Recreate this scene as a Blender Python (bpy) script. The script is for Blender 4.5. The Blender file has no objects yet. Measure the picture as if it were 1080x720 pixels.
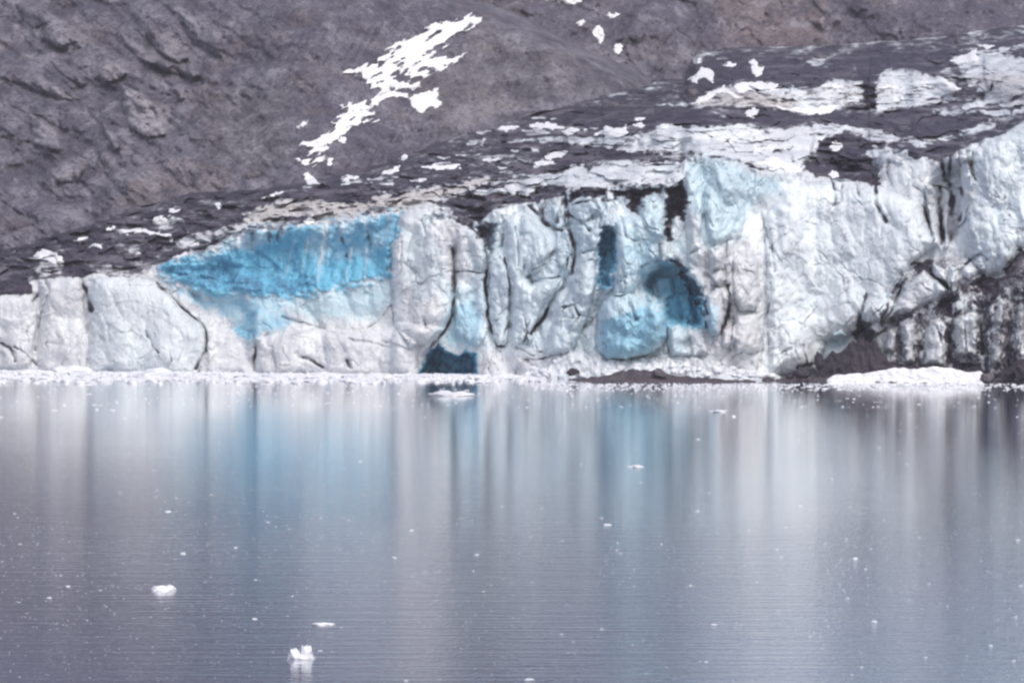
import bpy, math, random
import numpy as np

random.seed(7)
C = bpy.context.scene.collection
F = 3412.0          # focal length in photograph pixels (1080 wide)
HOR = 312.0         # row of the true horizon
CAMZ = 18.0         # deck height above the water

# ------------------------------------------------------------------ noise
_rng = np.random.RandomState(3)
_P = _rng.permutation(256)
_P = np.concatenate([_P, _P, _P])
_G = np.array([(math.cos(a), math.sin(a)) for a in np.linspace(0, 2*math.pi, 256, endpoint=False)])

def perlin(x, y, seed=0):
    x = np.asarray(x, float) + seed*17.31; y = np.asarray(y, float) + seed*9.77
    xi = np.floor(x).astype(int); yi = np.floor(y).astype(int)
    xf = x-xi; yf = y-yi
    u = xf*xf*xf*(xf*(xf*6-15)+10); v = yf*yf*yf*(yf*(yf*6-15)+10)
    def g(ix, iy, dx, dy):
        h = _P[_P[ix & 255] + (iy & 255)]
        gr = _G[(h*7) & 255]
        return gr[..., 0]*dx + gr[..., 1]*dy
    a = g(xi, yi, xf, yf); b = g(xi+1, yi, xf-1, yf)
    c = g(xi, yi+1, xf, yf-1); d = g(xi+1, yi+1, xf-1, yf-1)
    return ((a*(1-u)+b*u)*(1-v) + (c*(1-u)+d*u)*v)*1.45

def fbm(x, y, n=4, seed=0, gain=.5):
    s = 0; a = 1; t = 0
    for i in range(n):
        s = s + a*perlin(x*2**i, y*2**i, seed+i*3); t += a; a *= gain
    return s/t

def ridged(x, y, n=3, seed=0):
    s = 0; a = 1; t = 0
    for i in range(n):
        s = s + a*(1-2*np.abs(perlin(x*2**i, y*2**i, seed+i*5))); t += a; a *= .5
    return s/t

def cells(x, y, seed=0):
    """cellular facets: (random height of the nearest cell + its tilt, distance to the cell border)"""
    x = np.asarray(x, float); y = np.asarray(y, float)
    xi = np.floor(x).astype(int); yi = np.floor(y).astype(int)
    best = np.full(x.shape, 9e9); second = np.full(x.shape, 9e9); val = np.zeros(x.shape)
    for dx in (-1, 0, 1):
        for dy in (-1, 0, 1):
            cx = xi+dx; cy = yi+dy
            h = _P[_P[(cx+seed*13) & 255] + ((cy+seed*7) & 255)]
            h2 = _P[h+31]; h3 = _P[h+77]; h4 = _P[h+140]; h5 = _P[h+201]
            px = cx + h/255.; py = cy + h2/255.
            ex = x-px; ey = y-py
            d = ex*ex+ey*ey
            v = (h3/127.5-1)*.6 + (h4/127.5-1)*ex*1.1 + (h5/127.5-1)*ey*1.1
            nb = d < best
            second = np.where(nb, best, np.minimum(second, d))
            val = np.where(nb, v, val); best = np.where(nb, d, best)
    return val, np.sqrt(second)-np.sqrt(best)

def facets(x, y, seed=0, k=.9, tilt=1.3):
    """a continuous surface of flat facets meeting in sharp creases"""
    x = np.asarray(x, float); y = np.asarray(y, float)
    xi = np.floor(x).astype(int); yi = np.floor(y).astype(int); out = np.full(x.shape, -9e9)
    for dx in (-1, 0, 1):
        for dy in (-1, 0, 1):
            cx = xi+dx; cy = yi+dy
            h = _P[_P[(cx+seed*13) & 255] + ((cy+seed*7) & 255)]
            h2 = _P[h+31]; h3 = _P[h+77]; h4 = _P[h+140]; h5 = _P[h+201]
            ex = x-cx-h/255.; ey = y-cy-h2/255.
            d = np.sqrt(ex*ex+ey*ey)
            out = np.maximum(out, (h3/127.5-1)*.45+tilt*((h4/127.5-1)*ex+(h5/127.5-1)*ey)*np.clip(1.6-d, 0, 1)-k*np.clip(d-.15, 0, 9))
    return out+.35

def sm(t):
    t = np.clip(t, 0, 1); return t*t*(3-2*t)

def segdist(pts, U, V, closed=False):
    d = np.full(U.shape, 9e9); n = len(pts)
    for i in range(n if closed else n-1):
        x0, y0 = pts[i]; x1, y1 = pts[(i+1) % n]
        dx, dy = x1-x0, y1-y0; L = dx*dx+dy*dy+1e-9
        t = np.clip(((U-x0)*dx+(V-y0)*dy)/L, 0, 1)
        d = np.minimum(d, (U-x0-t*dx)**2+(V-y0-t*dy)**2)
    return np.sqrt(d)

def sdf(pts, U, V):
    d = segdist(pts, U, V, True)
    ins = np.zeros(U.shape, bool); n = len(pts)
    for i in range(n):
        x0, y0 = pts[i]; x1, y1 = pts[(i+1) % n]
        if y0 == y1: continue
        c = ((y0 > V) != (y1 > V)) & (U < (x1-x0)*(V-y0)/(y1-y0)+x0)
        ins ^= c
    return np.where(ins, d, -d)

def lin(pts, u):
    p = np.array(pts, float); return np.interp(u, p[:, 0], p[:, 1])

def cf(x0, y0, s, pts):
    return [(x0+a/s, y0+b/s) for a, b in pts]

def spread(lo, a, b, hi, step, grow=1.25, big=40):
    """even spacing inside a..b, growing outside"""
    out = list(np.arange(a, b+1e-6, step)); s = step; x = a
    left = []
    while x > lo:
        s = min(s*grow, big); x -= s; left.append(x)
    s = step; x = out[-1]; right = []
    while x < hi:
        s = min(s*grow, big); x += s; right.append(x)
    return np.array(left[::-1]+out+right)

def rows_up(lo, top, bottom, step, grow=1.15, big=40):
    out = []; v = top; s = step
    while v > lo:
        s = min(s*grow, big); v -= s; out.append(v)
    return np.array(out[::-1]+list(np.arange(top, bottom, step)))

# ------------------------------------------------------------------ objects
def tag(o, label=None, cat=None, group=None, kind=None):
    if label: o['label'] = label
    if cat: o['category'] = cat
    if group: o['group'] = group
    if kind: o['kind'] = kind
    return o

def raw_mesh(name, verts, faces, mat, parent=None, normals=None, attr=None, smooth=True):
    """verts (n,3); faces (m,k) all of one size, or a list of lists"""
    me = bpy.data.meshes.new(name)
    if isinstance(faces, np.ndarray):
        m, k = faces.shape
        me.vertices.add(len(verts)); me.vertices.foreach_set('co', np.asarray(verts, np.float32).ravel())
        me.loops.add(m*k); me.loops.foreach_set('vertex_index', faces.astype(np.int32).ravel())
        me.polygons.add(m)
        me.polygons.foreach_set('loop_start', np.arange(0, m*k, k, dtype=np.int32))
        me.polygons.foreach_set('loop_total', np.full(m, k, np.int32))
        me.update(calc_edges=True); me.validate()
    else:
        me.from_pydata([tuple(v) for v in verts], [], faces); me.update()
    me.polygons.foreach_set('use_smooth', np.full(len(me.polygons), smooth, bool))
    if attr is not None:
        a = me.attributes.new('zone', 'FLOAT_COLOR', 'POINT')
        a.data.foreach_set('color', np.asarray(attr, np.float32).ravel())
    if normals is not None:
        me.normals_split_custom_set_from_vertices(np.asarray(normals, float).tolist())
    me.materials.append(mat)
    o = bpy.data.objects.new(name, me); C.objects.link(o)
    if parent is not None: o.parent = parent
    return o

def world(U, V, Y):
    return np.stack([Y*(U-540)/F, Y, CAMZ+Y*(HOR-V)/F], -1)

def grid_normals(P):
    du = np.gradient(P, axis=1); dv = np.gradient(P, axis=0)
    n = np.cross(dv, du); n /= np.linalg.norm(n, axis=-1, keepdims=True)+1e-12
    return n

def submesh(name, P, N, Z, fmask, mat, parent=None):
    """the faces of a relief grid chosen by fmask, as one mesh"""
    R, K = P.shape[:2]
    idx = np.arange(R*K).reshape(R, K)
    q = np.stack([idx[1:, :-1], idx[1:, 1:], idx[:-1, 1:], idx[:-1, :-1]], -1)[fmask]
    used, inv = np.unique(q.ravel(), return_inverse=True)
    return raw_mesh(name, P.reshape(-1, 3)[used], inv.reshape(-1, 4), mat, parent,
                    N.reshape(-1, 3)[used], Z.reshape(-1, 4)[used])

class Surface:
    """a relief: distance Y over rows v and columns u"""
    def __init__(s, u, v):
        s.u, s.v = u, v; s.U, s.V = np.meshgrid(u, v); s.Y = None; s.valid = np.ones(s.U.shape, bool)
    def at(s, U, V):
        i = np.clip(np.searchsorted(s.u, U)-1, 0, len(s.u)-2); j = np.clip(np.searchsorted(s.v, V)-1, 0, len(s.v)-2)
        a = np.clip((U-s.u[i])/(s.u[i+1]-s.u[i]), 0, 1); b = np.clip((V-s.v[j])/(s.v[j+1]-s.v[j]), 0, 1)
        y = (s.Y[j, i]*(1-a)+s.Y[j, i+1]*a)*(1-b)+(s.Y[j+1, i]*(1-a)+s.Y[j+1, i+1]*a)*b
        ok = s.valid[j, i] & s.valid[j+1, i+1] & (U >= s.u[0]) & (U <= s.u[-1]) & (V >= s.v[0]) & (V <= s.v[-1])
        return np.where(ok, y, 9e9)

# ------------------------------------------------------------------ materials
def new_mat(name):
    m = bpy.data.materials.new(name); m.use_nodes = True
    nt = m.node_tree; b = nt.nodes['Principled BSDF']
    return m, nt, b

class NB:
    def __init__(s, nt): s.nt = nt
    def n(s, typ, **kw):
        x = s.nt.nodes.new(typ)
        for k, v in kw.items(): setattr(x, k, v)
        return x
    def link(s, a, b): s.nt.links.new(a, b)
    def put(s, sock, v):
        if hasattr(v, 'is_output'): s.link(v, sock)
        else: sock.default_value = v
    def coord(s):
        return s.n('ShaderNodeTexCoord').outputs['Object']
    def map(s, vec, scale=(1, 1, 1), rot=(0, 0, 0)):
        x = s.n('ShaderNodeMapping'); s.link(vec, x.inputs[0]); x.inputs['Scale'].default_value = scale; x.inputs['Rotation'].default_value = rot
        return x.outputs[0]
    def noise(s, vec, scale, detail=4, rough=.55, dist=0):
        x = s.n('ShaderNodeTexNoise'); s.link(vec, x.inputs['Vector']); x.inputs['Scale'].default_value = scale
        x.inputs['Detail'].default_value = detail; x.inputs['Roughness'].default_value = rough; x.inputs['Distortion'].default_value = dist
        return x.outputs[0]
    def voro(s, vec, scale, feature='F1'):
        x = s.n('ShaderNodeTexVoronoi', feature=feature); s.link(vec, x.inputs['Vector']); x.inputs['Scale'].default_value = scale
        return x.outputs[0]
    def math(s, op, a, b=0., c=0.):
        x = s.n('ShaderNodeMath', operation=op)
        s.put(x.inputs[0], a); s.put(x.inputs[1], b); s.put(x.inputs[2], c)
        return x.outputs[0]
    def ramp(s, v, lo, hi, a=0., b=1.):
        x = s.n('ShaderNodeMapRange'); x.interpolation_type = 'SMOOTHSTEP'
        s.put(x.inputs[0], v); x.inputs[1].default_value = lo; x.inputs[2].default_value = hi
        x.inputs[3].default_value = a; x.inputs[4].default_value = b
        return x.outputs[0]
    def mix(s, f, a, b, mode='MIX'):
        x = s.n('ShaderNodeMix', data_type='RGBA', blend_type=mode)
        s.put(x.inputs[0], f)
        for sock, v in ((x.inputs[6], a), (x.inputs[7], b)):
            s.put(sock, v if hasattr(v, 'is_output') else (*v, 1))
        return x.outputs[2]
    def bump(s, h, strength=.3, dist=.3, normal=None):
        x = s.n('ShaderNodeBump'); s.link(h, x.inputs['Height']); x.inputs['Strength'].default_value = strength; x.inputs['Distance'].default_value = dist
        if normal is not None: s.link(normal, x.inputs['Normal'])
        return x.outputs[0]

def ice_material():
    m, nt, b = new_mat('glacier_ice'); k = NB(nt); co = k.coord()
    at = k.n('ShaderNodeAttribute', attribute_name='zone'); sep = k.n('ShaderNodeSeparateColor'); k.link(at.outputs['Color'], sep.inputs[0])
    blue, dirt_shade, tan = sep.outputs[0], sep.outputs[1], sep.outputs[2]; cyan = at.outputs['Alpha']
    n1 = k.noise(co, .12, 5); n2 = k.noise(co, .9, 5, .65); n3 = k.noise(co, 3.2, 3, .7)
    stv = k.noise(k.map(co, (1.1, .6, .16)), 1.0, 5, .65)             # vertical streaking of wet ice
    base = k.mix(k.ramp(n1, .35, .68), (.61, .645, .69), (.785, .835, .865))
    base = k.mix(k.math('MULTIPLY', k.ramp(stv, .50, .74), .42), base, (.52, .525, .60))
    base = k.mix(tan, base, (.53, .485, .46))
    cy = k.math('MULTIPLY', cyan, k.ramp(n2, .25, .7, .55, 1.1))
    base = k.mix(cy, base, (.42, .69, .80))
    bl = k.math('MULTIPLY', blue, k.ramp(stv, .2, .8, .82, 1.12))
    bl = k.math('ADD', bl, k.math('MULTIPLY', k.math('MULTIPLY', bl, k.math('SUBTRACT', n2, .5)), .5))
    base = k.mix(k.ramp(bl, 0., .85), base, (.155, .475, .66))
    base = k.mix(k.ramp(bl, .78, 1.15), base, (.065, .20, .345))
    # grit melted out of the ice: thin dark veins and specks, where the ice is grimy
    vein = k.math('SUBTRACT', 1., k.ramp(k.math('ABSOLUTE', k.math('SUBTRACT', k.noise(co, .38, 5, .6, .6), .5)), 0., .022))
    spk = k.ramp(k.math('MULTIPLY', k.noise(co, 1.6, 3, .75), k.noise(co, .23, 3)), .31, .40)
    grime = k.math('MAXIMUM', k.math('MULTIPLY', vein, k.ramp(k.noise(co, .1, 3), .50, .64, .02, .6)), k.math('MULTIPLY', spk, .6))
    n4 = k.noise(k.map(co, (1, .16, 1)), .42, 6, .74)
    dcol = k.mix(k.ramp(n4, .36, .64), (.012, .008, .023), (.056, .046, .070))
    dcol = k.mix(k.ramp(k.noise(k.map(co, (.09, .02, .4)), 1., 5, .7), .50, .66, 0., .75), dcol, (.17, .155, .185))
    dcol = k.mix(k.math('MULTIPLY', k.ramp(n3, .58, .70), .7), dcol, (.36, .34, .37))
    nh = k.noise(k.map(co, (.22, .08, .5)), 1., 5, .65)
    d2 = k.math('ADD', dirt_shade, k.math('MULTIPLY', k.math('SUBTRACT', n2, .5), .9))
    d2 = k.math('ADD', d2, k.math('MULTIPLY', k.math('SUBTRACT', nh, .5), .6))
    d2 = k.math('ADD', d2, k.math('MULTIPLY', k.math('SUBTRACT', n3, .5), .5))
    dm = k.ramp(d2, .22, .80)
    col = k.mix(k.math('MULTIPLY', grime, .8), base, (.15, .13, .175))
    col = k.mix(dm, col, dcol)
    k.link(col, b.inputs['Base Color'])
    b.inputs['Roughness'].default_value = .62; b.inputs['Specular IOR Level'].default_value = .3
    h = k.math('ADD', n2, k.math('MULTIPLY', n3, .5))
    k.link(k.bump(h, .35, .6), b.inputs['Normal'])
    return m

def rock_material(name, c1, c2, c3, warm, scale=1., mott=0.):
    """zone: R = pale rock, G = dark ground, B = rusty soil, A = dull green"""
    m, nt, b = new_mat(name); k = NB(nt); co = k.coord()
    at = k.n('ShaderNodeAttribute', attribute_name='zone'); sep = k.n('ShaderNodeSeparateColor'); k.link(at.outputs['Color'], sep.inputs[0])
    n1 = k.noise(co, .03*scale, 6, .6); n2 = k.noise(co, .35*scale, 6, .68); n3 = k.noise(co, 1.5*scale, 3, .7)
    st = k.noise(k.map(co, (.25, .12, 1.0), (0, .62, 0)), .22*scale, 5, .65, .5)
    col = k.mix(k.ramp(n1, .32, .68), c1, c2)
    col = k.mix(k.math('MULTIPLY', k.ramp(st, .46, .68), .6), col, c3)
    col = k.mix(k.math('MULTIPLY', sep.outputs[2], k.ramp(n2, .3, .7, .5, 1.)), col, warm)
    col = k.mix(k.math('MULTIPLY', at.outputs['Alpha'], k.ramp(n1, .3, .7, .5, 1.)), col, (.17, .165, .155))
    col = k.mix(k.math('MULTIPLY', sep.outputs[0], k.ramp(n2, .2, .6, .6, 1.)), col, (.40, .385, .43))
    col = k.mix(k.math('MULTIPLY', sep.outputs[1], k.ramp(n2, .25, .6, .95, .45)), col, (.05, .042, .07))
    col = k.mix(k.ramp(n2, .25, .6, .45, 0.), col, (.05, .042, .06))
    nm = k.noise(k.map(co, (1, .6, 1)), .13*scale, 6, .68, .4)
    col = k.mix(k.ramp(nm, .38, .52, .72*mott, 0.), col, (.062, .056, .082))
    col = k.mix(k.ramp(nm, .53, .68, 0., .65*mott), col, (.34, .33, .37))
    wm = k.noise(co, .045*scale, 4, .6)
    col = k.mix(k.ramp(wm, .54, .68, 0., .26*mott), col, (.22, .18, .165))
    nf = k.noise(co, .8*scale, 5, .75)
    col = k.mix(k.ramp(nf, .36, .5, .75, 0.), col, (.045, .038, .06))
    col = k.mix(k.ramp(nf, .54, .68, 0., .5), col, (.27, .26, .30))
    col = k.mix(k.math('MULTIPLY', k.ramp(n3, .58, .72), .40), col, (.33, .31, .345))
    k.link(col, b.inputs['Base Color']); b.inputs['Roughness'].default_value = .9; b.inputs['Specular IOR Level'].default_value = .15
    h = k.math('ADD', n2, k.math('MULTIPLY', n3, .6))
    k.link(k.bump(h, .8, 1.0), b.inputs['Normal'])
    return m

def snow_material(name, a, c, dirty=0.):
    m, nt, b = new_mat(name); k = NB(nt); co = k.coord()
    n = k.noise(co, .5, 5, .6); n2 = k.noise(co, 2.5, 4, .7)
    col = k.mix(k.ramp(n, .35, .65), a, c)
    if dirty: col = k.mix(k.math('MULTIPLY', k.ramp(n2, .55, .72), dirty), col, (.2, .18, .21))
    k.link(col, b.inputs['Base Color']); b.inputs['Roughness'].default_value = .75; b.inputs['Specular IOR Level'].default_value = .2
    k.link(k.bump(n2, .3, .25), b.inputs['Normal'])
    return m

M_ICE = ice_material()
M_HILL = rock_material('hill_rock', (.104, .101, .138), (.185, .178, .222), (.28, .27, .315), (.24, .195, .19), 1., 1.)
M_FAR = rock_material('far_rock', (.10, .097, .136), (.145, .138, .175), (.19, .182, .225), (.225, .18, .175), .8, 1.)
M_SNOW = snow_material('snow', (.78, .79, .83), (.92, .92, .94), .22)
M_SNOWD = snow_material('old_snow', (.72, .72, .76), (.85, .85, .88), .35)
M_FLOE = snow_material('floe_ice', (.66, .685, .74), (.82, .835, .87), .22)
M_STONE = rock_material('stone', (.16, .148, .17), (.22, .205, .235), (.26, .245, .28), (.2, .16, .15), 3.)
M_DARKSTONE = rock_material('dark_stone', (.05, .043, .06), (.085, .075, .095), (.13, .12, .14), (.1, .07, .07), 3.)
M_GRAVEL = rock_material('gravel', (.105, .088, .105), (.15, .13, .148), (.19, .17, .19), (.14, .10, .10), 3.)

# ------------------------------------------------------------------ the lie of the land (measured off the photograph, in its pixels)
WATERLINE = [(-400, 388), (0, 391), (200, 393), (430, 395), (560, 397), (640, 399), (760, 400), (860, 399), (1000, 401), (1080, 402), (1500, 404)]
CLIFFTOP = [(-400, 330), (-150, 316), (0, 307), (40, 295), (100, 289), (170, 278), (240, 246), (330, 234), (420, 222), (450, 214), (480, 222),
            (505, 236), (520, 222), (540, 216), (560, 214), (600, 201), (640, 198), (700, 191), (722, 168), (740, 164), (775, 171), (800, 180),
            (850, 181), (880, 189), (900, 190), (925, 182), (935, 166), (955, 158), (985, 168), (1010, 160), (1030, 150), (1060, 141), (1080, 128), (1230, 108), (1500, 90)]
CONTACT = [(-400, 285), (0, 263), (30, 261), (50, 252), (80, 245), (100, 240), (130, 226), (150, 216), (190, 208), (215, 206), (270, 207), (300, 202),
           (330, 194), (400, 184), (440, 168), (480, 146), (540, 128), (570, 116), (640, 108), (690, 110), (722, 108), (728, 88), (735, 64), (790, 60), (850, 62), (880, 58),
           (940, 50), (1000, 44), (1080, 40), (1300, 30), (1500, 30)]

# ================================================================== GLACIER
G = Surface(spread(-380, -15, 1095, 1460, .9), np.concatenate([np.arange(18, 404, .85), [406, 410, 416]]))
U, V = G.U, G.V
Uw = U + 2.2*fbm(U/22, V/22, 2, 1) + .9*perlin(U/6, V/6, 2)
Vw = V + 2.2*fbm(U/22, V/22, 2, 5) + .9*perlin(U/6, V/6, 6)
vtop = lin(CLIFFTOP, Uw); vwl = lin(WATERLINE, G.u)[None, :]
above = sm((vtop-Vw+2)/4)               # 1 on the top of the glacier, 0 on its front
dep = np.zeros(U.shape); dirt_shade = np.zeros(U.shape); blue = np.zeros(U.shape); tan = np.zeros(U.shape); cyan = np.zeros(U.shape)
steep = np.full(U.shape, 7.0)
CH = {'dirt_shade': dirt_shade, 'blue': blue, 'tan': tan, 'cyan': cyan}  # the dark channel holds debris and mud, plus shade painted into recesses

def win(pts, m):
    p = np.array(pts)
    i0, i1 = np.searchsorted(G.u, [p[:, 0].min()-m, p[:, 0].max()+m]); j0, j1 = np.searchsorted(G.v, [p[:, 1].min()-m, p[:, 1].max()+m])
    return slice(max(j0, 0), j1), slice(max(i0, 0), i1)

def paint(ch, pts, val, fe=5, rag=2.):
    w = win(pts, fe+6); s = sdf(pts, Uw[w], Vw[w])
    if rag: s = s + rag*1.4*fbm(U[w]/9, V[w]/6, 3, 21)
    m = sm(s/fe+.5); a = CH[ch]; a[w] = a[w]*(1-m)+val*m
def bulge(pts, h, r=8):
    w = win(pts, 8); s = np.clip(sdf(pts, Uw[w], Vw[w])/r, 0, 1); dep[w] += h*np.sqrt(np.maximum(0, 1-(1-s)**2))
def hollow(pts, h, soft=5):
    w = win(pts, 8); dep[w] -= h*sm((sdf(pts, Uw[w], Vw[w])+3.2*fbm(U[w]/8, V[w]/8, 3, 33))/(soft+1.5))
def crack(pts, wd=1.3, h=1.6, d=.75):
    w = win(pts, wd*4+4); q = segdist(pts, Uw[w], Vw[w])
    n = 1+.55*perlin(U[w]/8, V[w]/8, 9)
    g = np.exp(-(q/(wd*n))**2); dep[w] -= .65*h*g
    if d: dirt_shade[w] = np.maximum(dirt_shade[w], d*g*np.clip(.76+.9*perlin(U[w]/14, V[w]/14, 31), .25, 1.25))
def slopes(pts, val, fe=4):
    w = win(pts, fe+6); m = sm(sdf(pts, Uw[w], Vw[w])/fe+.5); steep[w] = np.exp(np.log(steep[w])*(1-m)+math.log(val)*m)

# top of the glacier: gentle and littered with rock, with steeper bare ice steps
def streak(pts, wd, val, h=1.):
    w = win(pts, wd*3+8); q = segdist(pts, Uw[w], Vw[w]); g = sm(1.6-q/(wd*(1+.7*perlin(U[w]/9, V[w]/5, 19))))
    dirt_shade[w] = dirt_shade[w]*(1-g)+val*g; dep[w] += h*g
topslope = lin([(-400, .22), (200, .20), (420, .16), (700, .13), (1080, .125), (1500, .125)], U)
steep[:] = np.exp(np.log(steep)*(1-above)+np.log(topslope)*above)
dirt_shade[:] = above*lin([(-400, .86), (500, .84), (700, .78), (1080, .76), (1500, .76)], U)
ICE_STEPS = [
    (.08, 1.5, cf(480, 90, 4.154, [(150, 455), (300, 395), (480, 380), (510, 345), (590, 365), (720, 325), (790, 335), (850, 350), (960, 335), (1000, 360), (1000, 420), (930, 440), (700, 435), (660, 465), (520, 455), (400, 450), (310, 490), (290, 470), (180, 480)])),
    (.05, 1.5, [(690, 145), (695, 132), (703, 128), (715, 136), (760, 132), (775, 128), (800, 135), (830, 135), (862, 131), (890, 132), (940, 140), (945, 147), (900, 143), (872, 146), (862, 155), (855, 168), (845, 178), (820, 181), (800, 178), (775, 170), (760, 165), (740, 163), (720, 161), (700, 160), (640, 160), (625, 150), (660, 145)]),
    (.12, 1.2, cf(480, 90, 4.154, [(640, 225), (700, 215), (760, 225), (860, 215), (880, 190), (920, 165), (960, 190), (1080, 190), (1080, 300), (900, 290), (780, 290), (700, 260)])),
    (.30, 1.0, [(730, 110), (750, 98), (765, 92), (790, 97), (830, 95), (850, 90), (870, 88), (905, 86), (912, 95), (911, 106), (900, 112), (870, 117), (830, 116), (800, 109), (770, 110), (740, 112)]),
    (.12, 1.2, [(926, 84), (938, 72), (960, 76), (985, 80), (1000, 86), (1012, 97), (990, 106), (960, 113), (925, 117)]),
    (.10, 1.6, [(1005, 66), (1030, 54), (1080, 62), (1160, 60), (1160, 105), (1060, 112), (1040, 104), (1035, 88), (1020, 76)]),
    (.35, .8, [(985, 118), (1010, 114), (1040, 126), (1030, 133), (1000, 128)]),
    (.30, .8, [(868, 134), (900, 136), (945, 146), (940, 152), (900, 146), (870, 142)]),
    (.35, .8, [(960, 150), (985, 149), (992, 156), (970, 158)]),
    (.25, .8, [(915, 152), (930, 154), (950, 168), (935, 180), (920, 172)]),
    (.40, .7, [(36, 284), (45, 277), (66, 274), (70, 283), (50, 290), (38, 292)]),
    (.45, .7, [(95, 280), (112, 278), (130, 283), (160, 276), (168, 282), (140, 292), (105, 290)]),
    (.35, .7, [(160, 236), (168, 227), (184, 226), (190, 232), (182, 238), (168, 241)]),
    (.45, .6, [(120, 257), (135, 258), (150, 264), (146, 269), (128, 266)]),
    (.42, .6, cf(480, 90, 4.154, [(370, 235), (470, 225), (600, 225), (590, 265), (540, 265), (480, 250), (400, 262)])),
]
band = np.zeros(U.shape); CH['band'] = band
for dv, sl, pts in ICE_STEPS:
    paint('band', pts, 1., 5, 4)
    paint('dirt_shade', pts, dv, 5, 5); slopes(pts, sl)
slopes([(880, 84), (960, 78), (960, 114), (880, 116)], 1.0, 8)
paint('dirt_shade', [(1038, 72), (1055, 62), (1160, 66), (1160, 108), (1080, 112), (1050, 105), (1034, 96)], .16, 8, 7)
for o_, sc_, LL in (((690, 40), 4.8, [([(270, 180), (298, 232)], 9, .15), ([(340, 195), (345, 245)], 8, .3), ([(382, 188), (386, 240)], 8, .35), ([(560, 275), (640, 268), (700, 262)], 16, .2), ([(720, 300), (745, 285), (765, 275)], 22, .25), ([(770, 272), (835, 258)], 14, .2), ([(640, 170), (705, 152)], 12, .45), ([(800, 120), (830, 118)], 22, .45),
        ([(340, 405), (432, 396)], 18, .15), ([(180, 392), (305, 382)], 12, .45), ([(830, 482), (900, 455), (962, 440)], 14, .2), ([(860, 330), (950, 300)], 16, .15), ([(620, 320), (800, 300), (950, 290)], 10, .2), ([(720, 335), (900, 325)], 12, .12), ([(420, 340), (520, 330)], 14, .4), ([(170, 290), (225, 280)], 18, .45), ([(440, 200), (480, 190)], 10, .5), ([(860, 250), (950, 220)], 14, .35)]),
    ((870, 30), 4.5, [([(50, 152), (160, 140)], 10, .4), ([(20, 242), (90, 215)], 12, .5), ([(265, 240), (310, 180)], 13, .3), ([(330, 212), (450, 200)], 12, .25), ([(250, 272), (385, 268)], 14, .05), ([(400, 355), (600, 338)], 14, .3), ([(520, 400), (600, 415), (705, 440)], 12, .1), ([(640, 492), (720, 480), (800, 462)], 14, .15), ([(735, 402), (870, 398)], 13, .15), ([(660, 372), (790, 358)], 16, .12), ([(740, 190), (800, 165), (905, 160)], 13, .15), ([(835, 105), (860, 110)], 14, .3),
        ([(770, 330), (835, 305)], 18, .15), ([(745, 285), (800, 250), (900, 240)], 22, .12), ([(690, 270), (735, 240)], 12, .3), ([(150, 482), (240, 500), (335, 522)], 14, .2), ([(0, 475), (105, 460)], 16, .15), ([(400, 540), (500, 550)], 14, .15), ([(215, 595), (300, 600), (350, 625)], 22, .1), ([(660, 215), (700, 255)], 10, .5), ([(80, 590), (130, 560)], 8, .5), ([(20, 640), (90, 610), (130, 650)], 10, .35), ([(870, 330), (945, 320)], 14, .2), ([(900, 400), (945, 395)], 12, .25), ([(690, 440), (780, 430)], 10, .3)]),
    ((480, 90), 4.154, [([(0, 470), (80, 452)], 8, .35), ([(160, 430), (300, 400)], 10, .4), ([(0, 430), (60, 440)], 7, .5), ([(350, 350), (440, 335)], 9, .15), ([(380, 250), (460, 240)], 10, .4), ([(510, 250), (590, 240)], 14, .35), ([(660, 250), (780, 270)], 10, .15), ([(200, 340), (330, 330)], 9, .5), ([(90, 320), (250, 310)], 8, .55), ([(560, 330), (620, 300)], 8, .45)])):
    for pts, wd, val in LL: streak(cf(o_[0], o_[1], sc_, pts), wd/sc_*.8, val)
for i in range(130):                      # loose dirty ice ledges between them
    x_ = random.uniform(300, 1075); t_ = random.random(); y_ = float(lin(CONTACT, x_))*(1-t_)+float(lin(CLIFFTOP, x_))*t_; l_ = random.uniform(6, 26)
    streak([(x_, y_), (x_+l_*.5, y_-random.uniform(-1.5, 1.5)), (x_+l_, y_-l_*random.uniform(-.02, .16))], random.uniform(.5, 1.4), random.uniform(.12, .5), .5)
TAN = [(180, 252), (220, 244), (252, 238), (258, 227), (285, 215), (302, 211), (330, 203), (345, 214), (385, 204), (420, 205), (445, 199), (475, 198), (505, 186),
       (520, 190), (480, 203), (445, 217), (420, 222), (390, 225), (365, 231), (330, 233), (310, 228), (290, 232), (265, 238), (225, 252), (190, 262)]
paint('dirt_shade', TAN, .22, 5, 6); paint('tan', TAN, .75, 10); slopes(TAN, .6)
paint('tan', [(730, 110), (765, 95), (800, 98), (840, 108), (830, 117), (770, 112)], .7, 10)
paint('tan', [(1020, 80), (1080, 75), (1080, 110), (1045, 105)], .4, 10)
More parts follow.
